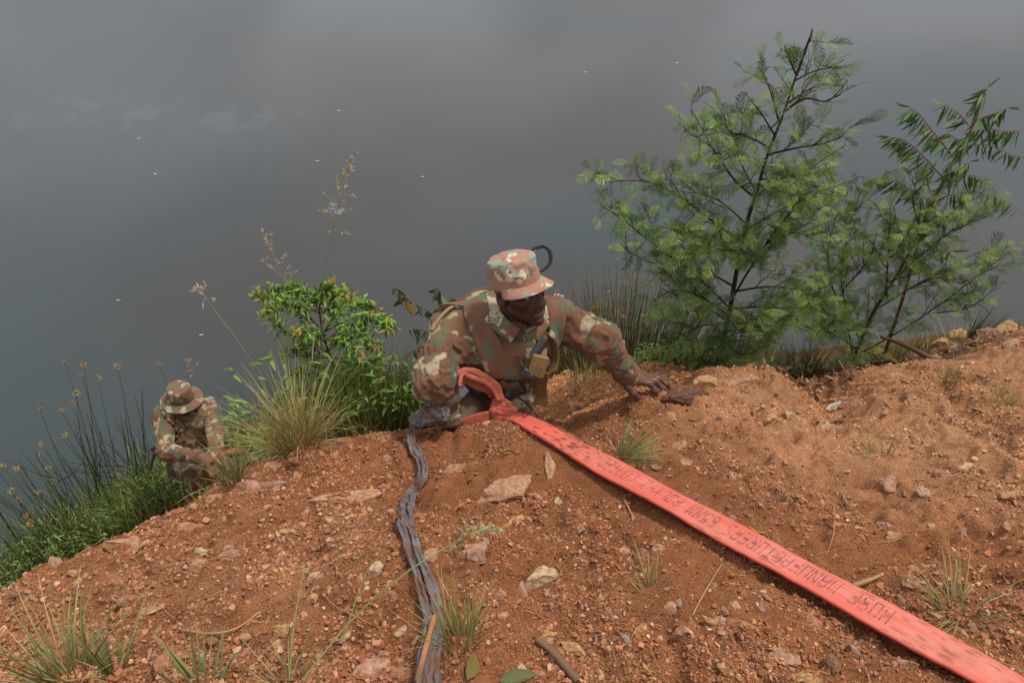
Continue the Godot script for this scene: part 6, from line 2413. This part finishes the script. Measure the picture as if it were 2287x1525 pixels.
# ------------------------------------------------------------------ the soldier lower down
func lower_soldier() -> void:
	var fr := Vector3(-2.37, 0, -4.0)
	fr.y = ground_y(fr.x, 4.0)
	var fl := Vector3(-2.12, 0, -4.05)
	fl.y = ground_y(fl.x, 4.05)
	var base := (fr + fl) * 0.5
	var man := thing("person", "person in wide brimmed camouflage bush hat, stooping behind a grass tuft at the shore", "person", base)
	var here := Transform3D(Basis.IDENTITY, -base)
	camo_seed = Vector3(12.3, 4.4, 7.1)
	camo_scale = 1.5
	var sr := at(362, 926, 4.95)
	var er := at(370, 1008, 4.78)
	var wr := at(440, 1020, 4.68)
	var sl := at(460, 914, 5.05)
	var el := at(484, 966, 4.9)
	var wl := at(478, 1026, 4.70)
	var hipr := at(412, 1038, 5.12)
	var hipl := at(458, 1032, 5.16)
	var kr := at(440, 1068, 4.86)
	var kl := at(484, 1052, 4.92)
	var j := Field.new()
	j.k = 0.05
	j.bone(at(388, 941, 5.0), at(412, 1026, 5.1), 0.112, 0.115)
	j.bone(at(445, 934, 5.04), at(450, 1021, 5.12), 0.108, 0.115)
	j.bone(at(372, 924, 5.02), at(456, 914, 5.08), 0.085, 0.085)
	j.bone(at(418, 916, 5.05), at(416, 906, 5.04), 0.075, 0.06)
	j.bone(sr, er, 0.070, 0.058)
	j.bone(er, wr, 0.058, 0.044)
	j.bone(sl, el, 0.070, 0.058)
	j.bone(el, wl, 0.058, 0.044)
	j.folds = noise(9.0, 2, 73, 0.04)
	j.fold_amp = 0.014
	j.crease(er, 0.18, 0.012, Vector3(0.6, 0.7, 0.1))
	j.crease(er.lerp(wr, 0.5), 0.15, 0.010, Vector3(0.9, 0.1, 0.1))
	var js := Shape.new()
	j.mesh_into(js, 0.010, here, camo)
	js.smooth()
	part("jacket", js.commit(), cloth, man)
	var t := Field.new()
	t.k = 0.03
	t.bone(hipr, kr, 0.105, 0.082)
	t.bone(hipl, kl, 0.105, 0.080)
	t.bone(hipr, hipl, 0.12, 0.12)
	t.bone(kr, fr + Vector3(0, 0.15, 0), 0.082, 0.062)
	t.bone(kl, fl + Vector3(0, 0.15, 0), 0.080, 0.062)
	t.folds = noise(10.0, 2, 74)
	t.fold_amp = 0.012
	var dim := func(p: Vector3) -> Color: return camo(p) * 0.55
	var ts := Shape.new()
	t.mesh_into(ts, 0.014, here, dim)
	ts.smooth()
	part("trousers", ts.commit(), cloth, man)
	for f in [fr, fl]:
		var bf := Field.new()
		bf.k = 0.03
		bf.bone(f + Vector3(0, 0.05, -0.05), f + Vector3(0.04, 0.045, 0.13), 0.05, 0.042)
		bf.bone(f + Vector3(0, 0.06, -0.02), f + Vector3(0, 0.2, 0), 0.052, 0.058)
		var bs := Shape.new()
		bf.mesh_into(bs, 0.014, here, flat_col(Color(0.03, 0.02, 0.015)))
		bs.smooth()
		part("boot", bs.commit(), black_mat, man)
	var hb := basis_of(Vector3(0.62, -0.04, 0.50), Vector3(0.10, 1, 0.10))
	var hp := Transform3D(hb.scaled(Vector3.ONE * 0.9), at(408, 896, 4.95) - base)
	var body := Shape.new()
	skin_tone = Color(0.105, 0.045, 0.030)
	head_field().mesh_into(body, 0.0045, hp, face_paint)
	for w in [[er, wr], [el, wl]]:
		var h := Field.new()
		h.k = 0.01
		var ax: Vector3 = (w[1] - w[0]).normalized()
		var dn := (Vector3(0.35, -0.7, 0.3) - ax * 0.2).normalized()
		var acr := ax.cross(dn).normalized()
		var p: Vector3 = w[1] + ax * 0.03
		h.bone(w[1], p, 0.03, 0.03)
		for q in 4:
			var k: Vector3 = p + ax * 0.055 + acr * (q - 1.5) * 0.019
			h.bone(p, k, 0.024, 0.014)
			finger(h, [k, k + ax * 0.028 + dn * 0.022, k + ax * 0.022 + dn * 0.05, k + ax * 0.0 + dn * 0.058], 0.0125, 0.009)
		finger(h, [p + acr * 0.02, p + ax * 0.03 + acr * 0.035 + dn * 0.02, p + ax * 0.045 + acr * 0.03 + dn * 0.045], 0.0145, 0.0105)
		h.mesh_into(body, 0.004, here, func(q: Vector3) -> Color: return Color(0.17, 0.075, 0.05))
	var inner := Field.new()
	inner.k = 0.03
	for i in j.a.size():
		inner.bone(j.a[i], j.b[i], maxf(j.ra[i] - 0.03, 0.02), maxf(j.rb[i] - 0.03, 0.02))
	for i in t.a.size():
		inner.bone(t.a[i], t.b[i], maxf(t.ra[i] - 0.03, 0.02), maxf(t.rb[i] - 0.03, 0.02))
	inner.mesh_into(body, 0.02, here, skin)
	body.smooth()
	var bo := part("body", body.commit(), skin_mat, man)
	eyes(bo, hp)
	# bush hat
	camo_seed = Vector3(3.3, 8.8, 2.2)
	camo_fade = 0.15
	var hat := Node3D.new()
	hat.name = "bush_hat"
	man.add_child(hat)
	part("crown", crown_mesh([[0.038, 0.092, 0.110, 0.0], [0.070, 0.090, 0.107, 0.0], [0.130, 0.086, 0.102, 0.0], [0.144, 0.082, 0.096, 0.0], [0.150, 0.07, 0.08, 0.0], [0.152, 0.03, 0.04, 0.0], [0.152, 0.0, 0.0, 0.0]], hp, camo, 0.008, 0.0, 60), cloth, hat)
	part("brim", crown_mesh([[0.016, 0.158, 0.178, 0.0], [0.030, 0.125, 0.145, 0.0], [0.040, 0.095, 0.113, 0.0], [0.040, 0.089, 0.107, 0.0]], hp, camo, 0.010, 0.0, 60), cloth, hat)
	part("hat_band", crown_mesh([[0.041, 0.0935, 0.1115, 0.0], [0.060, 0.0925, 0.1105, 0.0]], hp, flat_col(Color(0.10, 0.075, 0.045)), 0.004, 0.0, 60), cloth, hat)
	camo_fade = 0.0
	camo_seed = Vector3(1.7, 0.3, 9.4)
	var view := func(u: float, v: float) -> Vector3: return j.meet(eye, ray_dir(u, v).normalized(), 4.2, 6.2)
	part("brace", drape(j, [view.call(368, 908), view.call(378, 931), view.call(394, 961), view.call(402, 986)], 0.075, 0.01, 0.010, camo, base, 12, 10), cloth, man)
	part("brace", drape(j, [view.call(446, 894), view.call(452, 921), view.call(450, 961)], 0.07, 0.01, 0.010, camo, base, 12, 10), cloth, man)
	part("chest_pocket", drape(j, [view.call(388, 951), view.call(400, 958), view.call(412, 954)], 0.05, 0.012, 0.012, camo, base, 10, 10), cloth, man)
	part("rank_patch", drape(j, [view.call(376, 920), view.call(386, 925)], 0.028, 0.018, 0.002, flat_col(Color(0.62, 0.58, 0.5)), base, 3, 4), cloth, man)
	part("shoulder_flash", drape(j, [view.call(466, 880), view.call(476, 890)], 0.04, 0.008, 0.002, flash_paint(view.call(466, 880), view.call(476, 890)), base, 5, 8), cloth, man)
	var cuff := Shape.new()
	cuff.origin = base
	var cx := (wr - er).normalized()
	cuff.tube(PackedVector3Array([wr - cx * 0.03, wr - cx * 0.026, wr + cx * 0.016, wr + cx * 0.02]), PackedFloat32Array([0.046, 0.052, 0.050, 0.044]), 20, Color(0.20, 0.09, 0.06), Color(0.20, 0.09, 0.06), false)
	part("cuff", cuff.commit(), cloth, man)
	# slung barrel that points down behind his elbow
	var gun := thing("rifle", "dark rifle barrel pointing down behind the stooping person's right elbow", "rifle", at(346, 1006, 4.99))
	var gs := Shape.new()
	gs.origin = gun.position
	gs.tube(PackedVector3Array([at(352, 988, 5.0), at(344, 1012, 4.99), at(338, 1032, 4.97), at(333, 1050, 4.95)]), PackedFloat32Array([0.016, 0.013, 0.010, 0.012]), 8, Color(0.055, 0.035, 0.02), Color(0.03, 0.025, 0.02))
	part("barrel", gs.commit(), black_mat, gun)
	var g2 := Shape.new()
	g2.origin = gun.position
	box_into(g2, Transform3D(basis_of(Vector3(0, 0.3, 1), Vector3(0.4, 1, 0)), at(344, 1004, 4.98)), Vector3(0.05, 0.022, 0.03), 0.005, Color(0.02, 0.02, 0.02))
	part("front_sight", g2.commit(), black_mat, gun)
	# the end of red hose he handles
	var hz := noise(14.0, 2, 91)
	var he := at(548, 1012, 4.58)
	var hp2 := curve([at(468, 1030, 4.64), at(498, 1014, 4.60), at(528, 1006, 4.58), he, Vector3(he.x + 0.04, (he.y + ground_y(he.x, -he.z)) * 0.5, he.z), drop(Vector3(he.x + 0.10, 0, he.z + 0.02), 0.01), drop(Vector3(he.x + 0.45, 0, he.z + 0.15), 0.012)], 6)
	var hu := PackedVector3Array()
	hu.resize(hp2.size())
	hu.fill(Vector3(-0.2, 0.8, 0.5))
	var ho := top_mesh("fire_hose", band(hp2, hu, [0.03, 0.07], [0.015, 0.025], 16, 0.2, red_paint, hp2[0], 1.0, 0.01, hz), plain(0.6, 0.4), hp2[0])
	tag(ho, "short visible length of red hose in the stooping person's hands", "fire hose")

# ------------------------------------------------------------------ the hoses
var n_soil := noise(16.0, 3, 101)
var n_soil2 := noise(70.0, 2, 102)
var glyphs := {"H": [17, 17, 17, 31, 17, 17, 17], "O": [31, 17, 17, 17, 17, 17, 31], "S": [15, 16, 16, 14, 1, 1, 30], "E": [31, 16, 16, 30, 16, 16, 31], "M": [17, 27, 21, 21, 17, 17, 17], "A": [14, 17, 17, 31, 17, 17, 17], "N": [17, 25, 21, 21, 19, 17, 17], "U": [17, 17, 17, 17, 17, 17, 31], "F": [31, 16, 16, 30, 16, 16, 16], "C": [31, 16, 16, 16, 16, 16, 31], "T": [31, 4, 4, 4, 4, 4, 4], "R": [30, 17, 17, 30, 20, 18, 17], "6": [14, 16, 16, 30, 17, 17, 14], "5": [31, 16, 30, 1, 1, 17, 14], "P": [30, 17, 17, 30, 16, 16, 16], "L": [16, 16, 16, 16, 16, 16, 31], "Y": [17, 17, 10, 4, 4, 4, 4], "-": [0, 0, 0, 31, 0, 0, 0], "Z": [31, 1, 2, 4, 8, 16, 31], "D": [30, 17, 17, 17, 17, 17, 30], "J": [1, 1, 1, 1, 1, 17, 14], "1": [4, 12, 4, 4, 4, 4, 14], "2": [14, 17, 1, 6, 8, 16, 31], " ": [0, 0, 0, 0, 0, 0, 0]}

func red_paint(p: Vector3) -> Color:
	var d := clampf(0.15 + 0.9 * n_soil.get_noise_3dv(p) + 0.3 * n_soil2.get_noise_3dv(p), 0.0, 0.75)
	var c := Color(0.47, 0.088, 0.055).lerp(Color(0.42, 0.15, 0.09), clampf(0.5 + n_soil.get_noise_3dv(p * 0.5 + Vector3(4, 4, 4)), 0.0, 1.0) * 0.6)
	return c.lerp(Color(0.15, 0.055, 0.03), d * 0.75)

func blue_paint(p: Vector3) -> Color:
	var a := n_soil.get_noise_3dv(p * 1.1)
	var b := n_soil2.get_noise_3dv(p * 0.8)
	var c := Color(0.155, 0.150, 0.150).lerp(Color(0.095, 0.115, 0.165), clampf(0.1 + 1.1 * a + 0.6 * b, 0.0, 1.0))
	c = c.lerp(Color(0.29, 0.27, 0.26), clampf(-0.1 + 1.2 * n_soil.get_noise_3dv(p * 0.7 + Vector3(9, 2, 1)) + 0.5 * b, 0.0, 0.8))
	return c.lerp(Color(0.15, 0.072, 0.045), clampf(0.38 + 1.4 * n_soil.get_noise_3dv(p * 0.9 + Vector3(1, 5, 3)) - 0.3 * b, 0.0, 0.85))

func hose_print(long_m: float, start_m: float, pitch: float) -> ImageTexture:
	var w := 2048
	var h := 128
	var im := Image.create(w, h, false, Image.FORMAT_RGB8)
	var nz := noise(3.0, 4, 111)
	var nf := noise(34.0, 2, 112)
	for x in w:
		var m := x * long_m / w
		var rib := 0.91 if x % 3 == 0 else 1.0
		for y in h:
			var ac := absf(fmod(y / float(h) + 0.0, 0.5) - 0.25) * 4.0
			var q := Vector2(m, y * 0.00164)
			var d := nz.get_noise_2d(q.x, q.y * 3.0)
			var e := nf.get_noise_2d(q.x * 0.6, q.y * 1.6)
			var st := nf.get_noise_2d(q.x * 0.08, q.y * 3.2)
			var c := Color(0.820, 0.385, 0.320).lerp(Color(0.835, 0.505, 0.445), clampf(0.55 + 1.2 * d + 0.6 * st, 0.0, 1.0) * smoothstep(0.1, 0.6, m) * (1.0 - 0.8 * ac * ac))
			c = c.lerp(Color(0.78, 0.26, 0.21), smoothstep(0.62, 1.0, ac) * 0.8)
			c = c.lerp(Color(0.74, 0.46, 0.36), clampf(nz.get_noise_2d(q.x * 2.0 + 7.0, q.y * 4.0) * 1.3 - 0.1, 0.0, 0.5))
			c = c.lerp(Color(0.52, 0.24, 0.17), clampf((e * 0.8 + 0.7 * d + 0.5 * st) * 1.0 - 0.32, 0.0, 0.5))
			if ac > 0.72:
				c = c.lerp(Color(0.40, 0.20, 0.14), clampf(0.2 + 1.2 * nz.get_noise_2d(q.x * 5.0, 3.0), 0.0, 0.6) * (ac - 0.72) * 3.5)
			if m < 0.42:
				c = c.lerp(Color(0.34, 0.15, 0.10), clampf(e * 2.2 + 0.9 * d - 0.45, 0.0, 0.8) * (1.0 - m / 0.42))
			im.set_pixel(x, y, Color(c.r * rib, c.g * rib, c.b * rib))
	var words := "HOSE MANUFACTURERS 65MM POLY-Z COATED J-125"
	var ink := Color(0.36, 0.20, 0.24)
	var nw := noise(0.05, 3, 113)
	for i in words.length():
		var g: Array = glyphs[words[i]]
		for r in 7:
			for b in 5:
				if (int(g[r]) >> (4 - b)) & 1 == 0:
					continue
				var mm := start_m - i * pitch - b * 0.0034
				var x0 := int(mm * w / long_m)
				var y0 := 32 - 9 + int(r * 2.75)
				for dx in 2:
					for dy in 3:
						var fade := clampf(0.60 + 0.9 * nw.get_noise_2d(x0 + dx, (y0 + dy) * 3), 0.15, 0.95)
						if x0 - dx > 0 and x0 - dx < w:
							im.set_pixel(x0 - dx, y0 + dy, im.get_pixel(x0 - dx, y0 + dy).lerp(ink, fade))
	return ImageTexture.create_from_image(im)

func make_hoses() -> void:
	var nz := noise(11.0, 2, 121)
	var nb := noise(30.0, 2, 122)
	# the long flat run over the ground
	var pts := []
	pts = [at(1124, 926, 2.285), at(1152, 938, 2.252), on_ground(1200, 962, 0.016)]
	var h0 := on_ground(1262, 998, 0.014)
	var h1 := on_ground(2200, 1512, 0.014)
	for k in 22:
		# drawn taut: straight, lifted only where the earth is higher
		var q := h0.lerp(h1, k / 12.0)
		if k > 12:
			q = drop(q, 0.014)
		q.y = maxf(q.y, ground_y(q.x, -q.z) + 0.010)
		pts.append(q)
	var path := curve(pts, 14)
	for i in path.size():
		var q := path[i]
		var t: Vector3 = (path[mini(i + 1, path.size() - 1)] - path[maxi(i - 1, 0)]).normalized()
		var gu := slope_up(q.x, -q.z)
		var sd := t.cross(gu).normalized()
		for k in 7:
			var o := q + sd * (k - 3) * 0.017
			q.y = maxf(q.y, q.y + ground_y(o.x, -o.z) + 0.004 - o.y)
		path[i] = q
	for it in 4:
		for i in range(1, path.size() - 1):
			path[i].y = maxf(path[i].y, (path[i - 1].y + path[i + 1].y) * 0.5)
	var total := 0.0
	for i in path.size() - 1:
		total += path[i].distance_to(path[i + 1])
	var ups := PackedVector3Array()
	for i in path.size():
		var t: Vector3 = (path[mini(i + 1, path.size() - 1)] - path[maxi(i - 1, 0)]).normalized()
		var sd := t.cross(Vector3.UP).normalized()
		var gu := slope_up(path[i].x, -path[i].z)
		ups.append((gu + sd * 0.06 * sin(i * 0.11)).normalized())
	var hose := thing("fire_hose", "long flat red hose with black printed lettering, tied in a knot at the crest", "fire hose", path[0])
	var m := StandardMaterial3D.new()
	# where the lettering starts, measured along the hose
	var run := 0.0
	var s_h := 0.0
	var s_e := 0.0
	var ph := on_ground(1992, 1402)
	var pe := on_ground(1268, 1003)
	var bh := 1e9
	var be := 1e9
	for i in path.size():
		if i > 0:
			run += path[i].distance_to(path[i - 1])
		if path[i].distance_to(ph) < bh:
			bh = path[i].distance_to(ph)
			s_h = run
		if path[i].distance_to(pe) < be:
			be = path[i].distance_to(pe)
			s_e = run
	m.albedo_texture = hose_print(total, s_h, (s_h - s_e) / 43.0)
	m.roughness = 0.62
	m.metallic_specular = 0.4
	m.normal_enabled = true
	m.normal_texture = normal_texture(0.05, 256, 3.0, 3, 131)
	m.normal_scale = 0.3
	m.uv1_scale = Vector3(1, 1, 1)
	part("flat_hose", band(path, ups, [0.052, 0.094, 0.097, 0.096, 0.095, 0.095, 0.095, 0.095, 0.095, 0.095, 0.095], [0.020, 0.014, 0.014, 0.015], 40, 0.25, flat_col(Color(0.55, 0.56, 0.55)), hose.position, total, 0.004, noise(5.0, 2, 123)), m, hose)
	var red := plain(0.6, 0.4)
	# the knot: folded lumps drawn tight
	var k := Field.new()
	k.k = 0.003
	k.folds = nb
	k.fold_amp = 0.003
	var d := 2.262
	k.bone(at(1106, 893, d + 0.02), at(1103, 918, d), 0.013, 0.017)
	k.bone(at(1103, 918, d), at(1109, 946, d + 0.005), 0.017, 0.012)
	k.bone(at(1113, 900, d + 0.01), at(1112, 938, d - 0.004), 0.011, 0.013)
	k.bone(at(1121, 891, d + 0.02), at(1139, 904, d - 0.006), 0.010, 0.011)
	k.bone(at(1117, 902, d + 0.004), at(1148, 911, d - 0.006), 0.0095, 0.0090)
	k.bone(at(1114, 912, d - 0.008), at(1152, 918, d - 0.008), 0.0095, 0.0085)
	k.bone(at(1112, 922, d - 0.012), at(1152, 925, d - 0.004), 0.0095, 0.0085)
	k.bone(at(1112, 932, d - 0.010), at(1148, 931, d + 0.002), 0.0095, 0.0085)
	k.bone(at(1112, 941, d - 0.006), at(1140, 937, d + 0.006), 0.0095, 0.0085)
	k.bone(at(1122, 925, d + 0.03), at(1152, 935, d + 0.03), 0.024, 0.012)
	k.bone(at(1112, 905, d + 0.028), at(1120, 938, d + 0.028), 0.024, 0.024)
	var ks := Shape.new()
	k.mesh_into(ks, 0.0028, Transform3D(Basis.IDENTITY, -hose.position), red_paint)
	ks.smooth()
	part("knot", ks.commit(), red, hose)
	# the loop that rises from the knot: two rims with a hollow between, and the darker far wall
	var rim_o := [[1121, 892], [1116, 874], [1109, 861], [1092, 847], [1077, 838], [1058, 828], [1037, 827], [1025, 832], [1014, 842], [1004, 857], [996, 874]]
	var rim_i := [[1114, 894], [1106, 877], [1100, 867], [1090, 858], [1076, 850], [1061, 845], [1046, 839], [1036, 835], [1030, 840], [1028, 850], [1027, 864]]
	var lo := []
	var li := []
	var lm := []
	for i in 11:
		var f := i / 10.0
		var dd := 2.262 - 0.075 * f
		lo.append(at(rim_o[i][0], rim_o[i][1], dd - 0.010))
		li.append(at(rim_i[i][0], rim_i[i][1], dd - 0.016))
		lm.append((at(rim_o[i][0], rim_o[i][1], dd + 0.016) + at(rim_i[i][0], rim_i[i][1] + 5, dd + 0.016)) * 0.5)
	for q in [[lo, "outer_rim", 0.0185, 0.0125], [li, "inner_rim", 0.0145, 0.010]]:
		var pth := curve(q[0], 7)
		var lu := PackedVector3Array()
		lu.resize(pth.size())
		lu.fill(Vector3(0.1, 0.55, 0.8))
		part(q[1], band(pth, lu, [q[2], q[2] * 1.15, q[2], q[2] * 0.9], [q[3]], 18, 0.2, red_paint, hose.position, 1.0, 0.003, nb), red, hose)
	var lpm := curve(lm, 7)
	var lum := PackedVector3Array()
	lum.resize(lpm.size())
	lum.fill(Vector3(0.1, 0.55, 0.8))
	part("loop_wall", band(lpm, lum, [0.022, 0.034, 0.040, 0.034, 0.034], [0.006], 18, 0.0, red_paint, hose.position, 1.0, 0.003, nz), red, hose)
	# the far wall of the loop, seen under the inner rim
	var lw := curve([at(1102, 884, d + 0.02), at(1090, 868, 2.262), at(1070, 862, 2.255), at(1048, 852, 2.245), at(1036, 848, 2.235), at(1030, 862, 2.228)], 8)
	lum.resize(lw.size())
	lum.fill(Vector3(0.1, 0.35, 0.9))
	part("far_wall", band(lw, lum, [0.030, 0.034, 0.026, 0.014], [0.005], 14, 0.0, red_paint, hose.position, 1.0, 0.002, nz), red, hose)
	# its free end that runs back to the soldier's fist
	var tl := curve([at(1120, 926, d + 0.03), at(1090, 930, 2.262), at(1056, 939, 2.256), at(1030, 947, 2.262), at(1004, 950, 2.275)], 9)
	var tu := PackedVector3Array()
	tu.resize(tl.size())
	tu.fill(Vector3(0.05, 0.35, 0.94))
	part("free_end", band(tl, tu, [0.036, 0.040, 0.038, 0.032], [0.012], 20, 0.5, red_paint, hose.position, 1.0, 0.003, nz), red, hose)

	# the blue hose, folded lengthwise, tied through the loop and hanging down the bank
	var blue := plain(0.75, 0.3)
	var g := []
	for q in [[925, 952, 0.03], [920, 985, 0.022], [926, 1012, 0.02], [944, 1042, 0.02], [942, 1082, 0.02], [918, 1122, 0.02], [906, 1165, 0.02], [918, 1220, 0.02], [936, 1275, 0.02], [958, 1330, 0.02], [968, 1390, 0.02], [966, 1450, 0.02], [958, 1525, 0.02], [952, 1640, 0.02]]:
		g.append(on_ground(q[0], q[1], q[2]))
	g[0] = at(926, 945, 2.22)
	var bo := thing("canvas_hose", "muddy blue grey hose folded lengthwise, running from the red loop down to the bottom edge", "canvas hose", g[4])
	var bp := curve(g, 12)
	var bu := PackedVector3Array()
	for i in bp.size():
		bu.append(Vector3(0.35 * sin(i * 0.16), 1.0, 0.45 + 0.3 * sin(i * 0.09 + 1.0)).normalized())
	# two strands of the folded hose lie side by side, twist over each other and join lower down
	var left_pts := []
	var right_pts := []
	for i in bp.size():
		var f := float(i) / (bp.size() - 1)
		var t: Vector3 = (bp[mini(i + 1, bp.size() - 1)] - bp[maxi(i - 1, 0)]).normalized()
		var gu := slope_up(bp[i].x, -bp[i].z)
		var sd := t.cross(gu).normalized()
		var gap: float = lerp_list([0.003, 0.005, 0.006, 0.008, 0.010, 0.011, 0.0105, 0.009, 0.011, 0.012, 0.010, 0.011, 0.012], f)
		var roll := 0.55 * sin(f * 17.0 + 0.4)
		left_pts.append(bp[i] + sd * gap * cos(roll) + gu * gap * sin(roll))
		right_pts.append(bp[i] - sd * gap * cos(roll) - gu * (gap * sin(roll) - 0.003))
	var nk := noise(19.0, 3, 125)
	part("folded_strand", band(PackedVector3Array(left_pts), bu, [0.016, 0.017, 0.017, 0.017, 0.018, 0.017, 0.019, 0.017, 0.019, 0.022, 0.026, 0.028], [0.015, 0.018, 0.014, 0.017, 0.014, 0.015], 32, 0.7, blue_paint, bo.position, 1.0, 0.008, nk, 0.8), blue, bo)
	part("folded_strand", band(PackedVector3Array(right_pts), bu, [0.014, 0.016, 0.017, 0.019, 0.017, 0.019, 0.017, 0.018, 0.020, 0.022, 0.024, 0.026], [0.014, 0.016, 0.017, 0.014, 0.016], 32, 0.8, blue_paint, bo.position, 1.0, 0.009, nk, 0.8), blue, bo)
	# wide crumpled part at the crest, and the sleeve that grips the loop
	var cr := Field.new()
	cr.k = 0.010
	cr.folds = noise(26.0, 2, 126)
	cr.fold_amp = 0.011
	cr.crease(at(950, 928, 2.18), 0.07, 0.007, Vector3(0.9, 0.3, 0.1))
	cr.crease(at(984, 918, 2.17), 0.05, 0.006, Vector3(0.4, 0.9, 0.1))
	cr.crease(at(930, 938, 2.19), 0.04, 0.006, Vector3(0.5, 0.8, 0.1))
	cr.bone(at(926, 938, 2.21), at(950, 926, 2.19), 0.020, 0.024)
	cr.bone(at(950, 926, 2.19), at(986, 918, 2.185), 0.024, 0.026)
	cr.bone(at(972, 924, 2.19), at(990, 930, 2.19), 0.026, 0.020)
	cr.bone(at(986, 914, 2.185), at(988, 902, 2.19), 0.020, 0.018)
	cr.bone(at(932, 932, 2.20), at(940, 944, 2.21), 0.020, 0.016)
	cr.bone(at(948, 936, 2.20), at(962, 940, 2.21), 0.020, 0.016)
	cr.hollow(at(924, 942, 2.18), at(936, 936, 2.17), 0.012, 0.014)
	cr.hollow(at(966, 946, 2.165), at(986, 936, 2.15), 0.018, 0.014)
	var cs := Shape.new()
	cr.mesh_into(cs, 0.0032, Transform3D(Basis.IDENTITY, -bo.position), blue_paint)
	cs.smooth()
	part("crumpled_fold", cs.commit(), blue, bo)
	var sp := curve([at(982, 908, 2.19), at(998, 896, 2.195), at(1012, 882, 2.20), at(1026, 864, 2.205)], 10)
	var su := PackedVector3Array()
	su.resize(sp.size())
	su.fill(Vector3(-0.45, 0.45, 0.77))
	part("sleeve", band(sp, su, [0.034, 0.044, 0.046, 0.050], [0.034, 0.030, 0.030, 0.024], 28, 0.1, blue_paint, bo.position, 1.0, 0.004, nb, 0.0), blue, bo)
	var ep := curve([at(1000, 908, 2.192), at(1016, 896, 2.188), at(1030, 882, 2.188), at(1042, 868, 2.195)], 8)
	su.resize(ep.size())
	su.fill(Vector3(0.6, 0.5, 0.6))
	part("torn_edge", band(ep, su, [0.010, 0.020, 0.022, 0.026], [0.004], 12, 0.0, blue_paint, bo.position, 1.0, 0.003, nb), blue, bo)
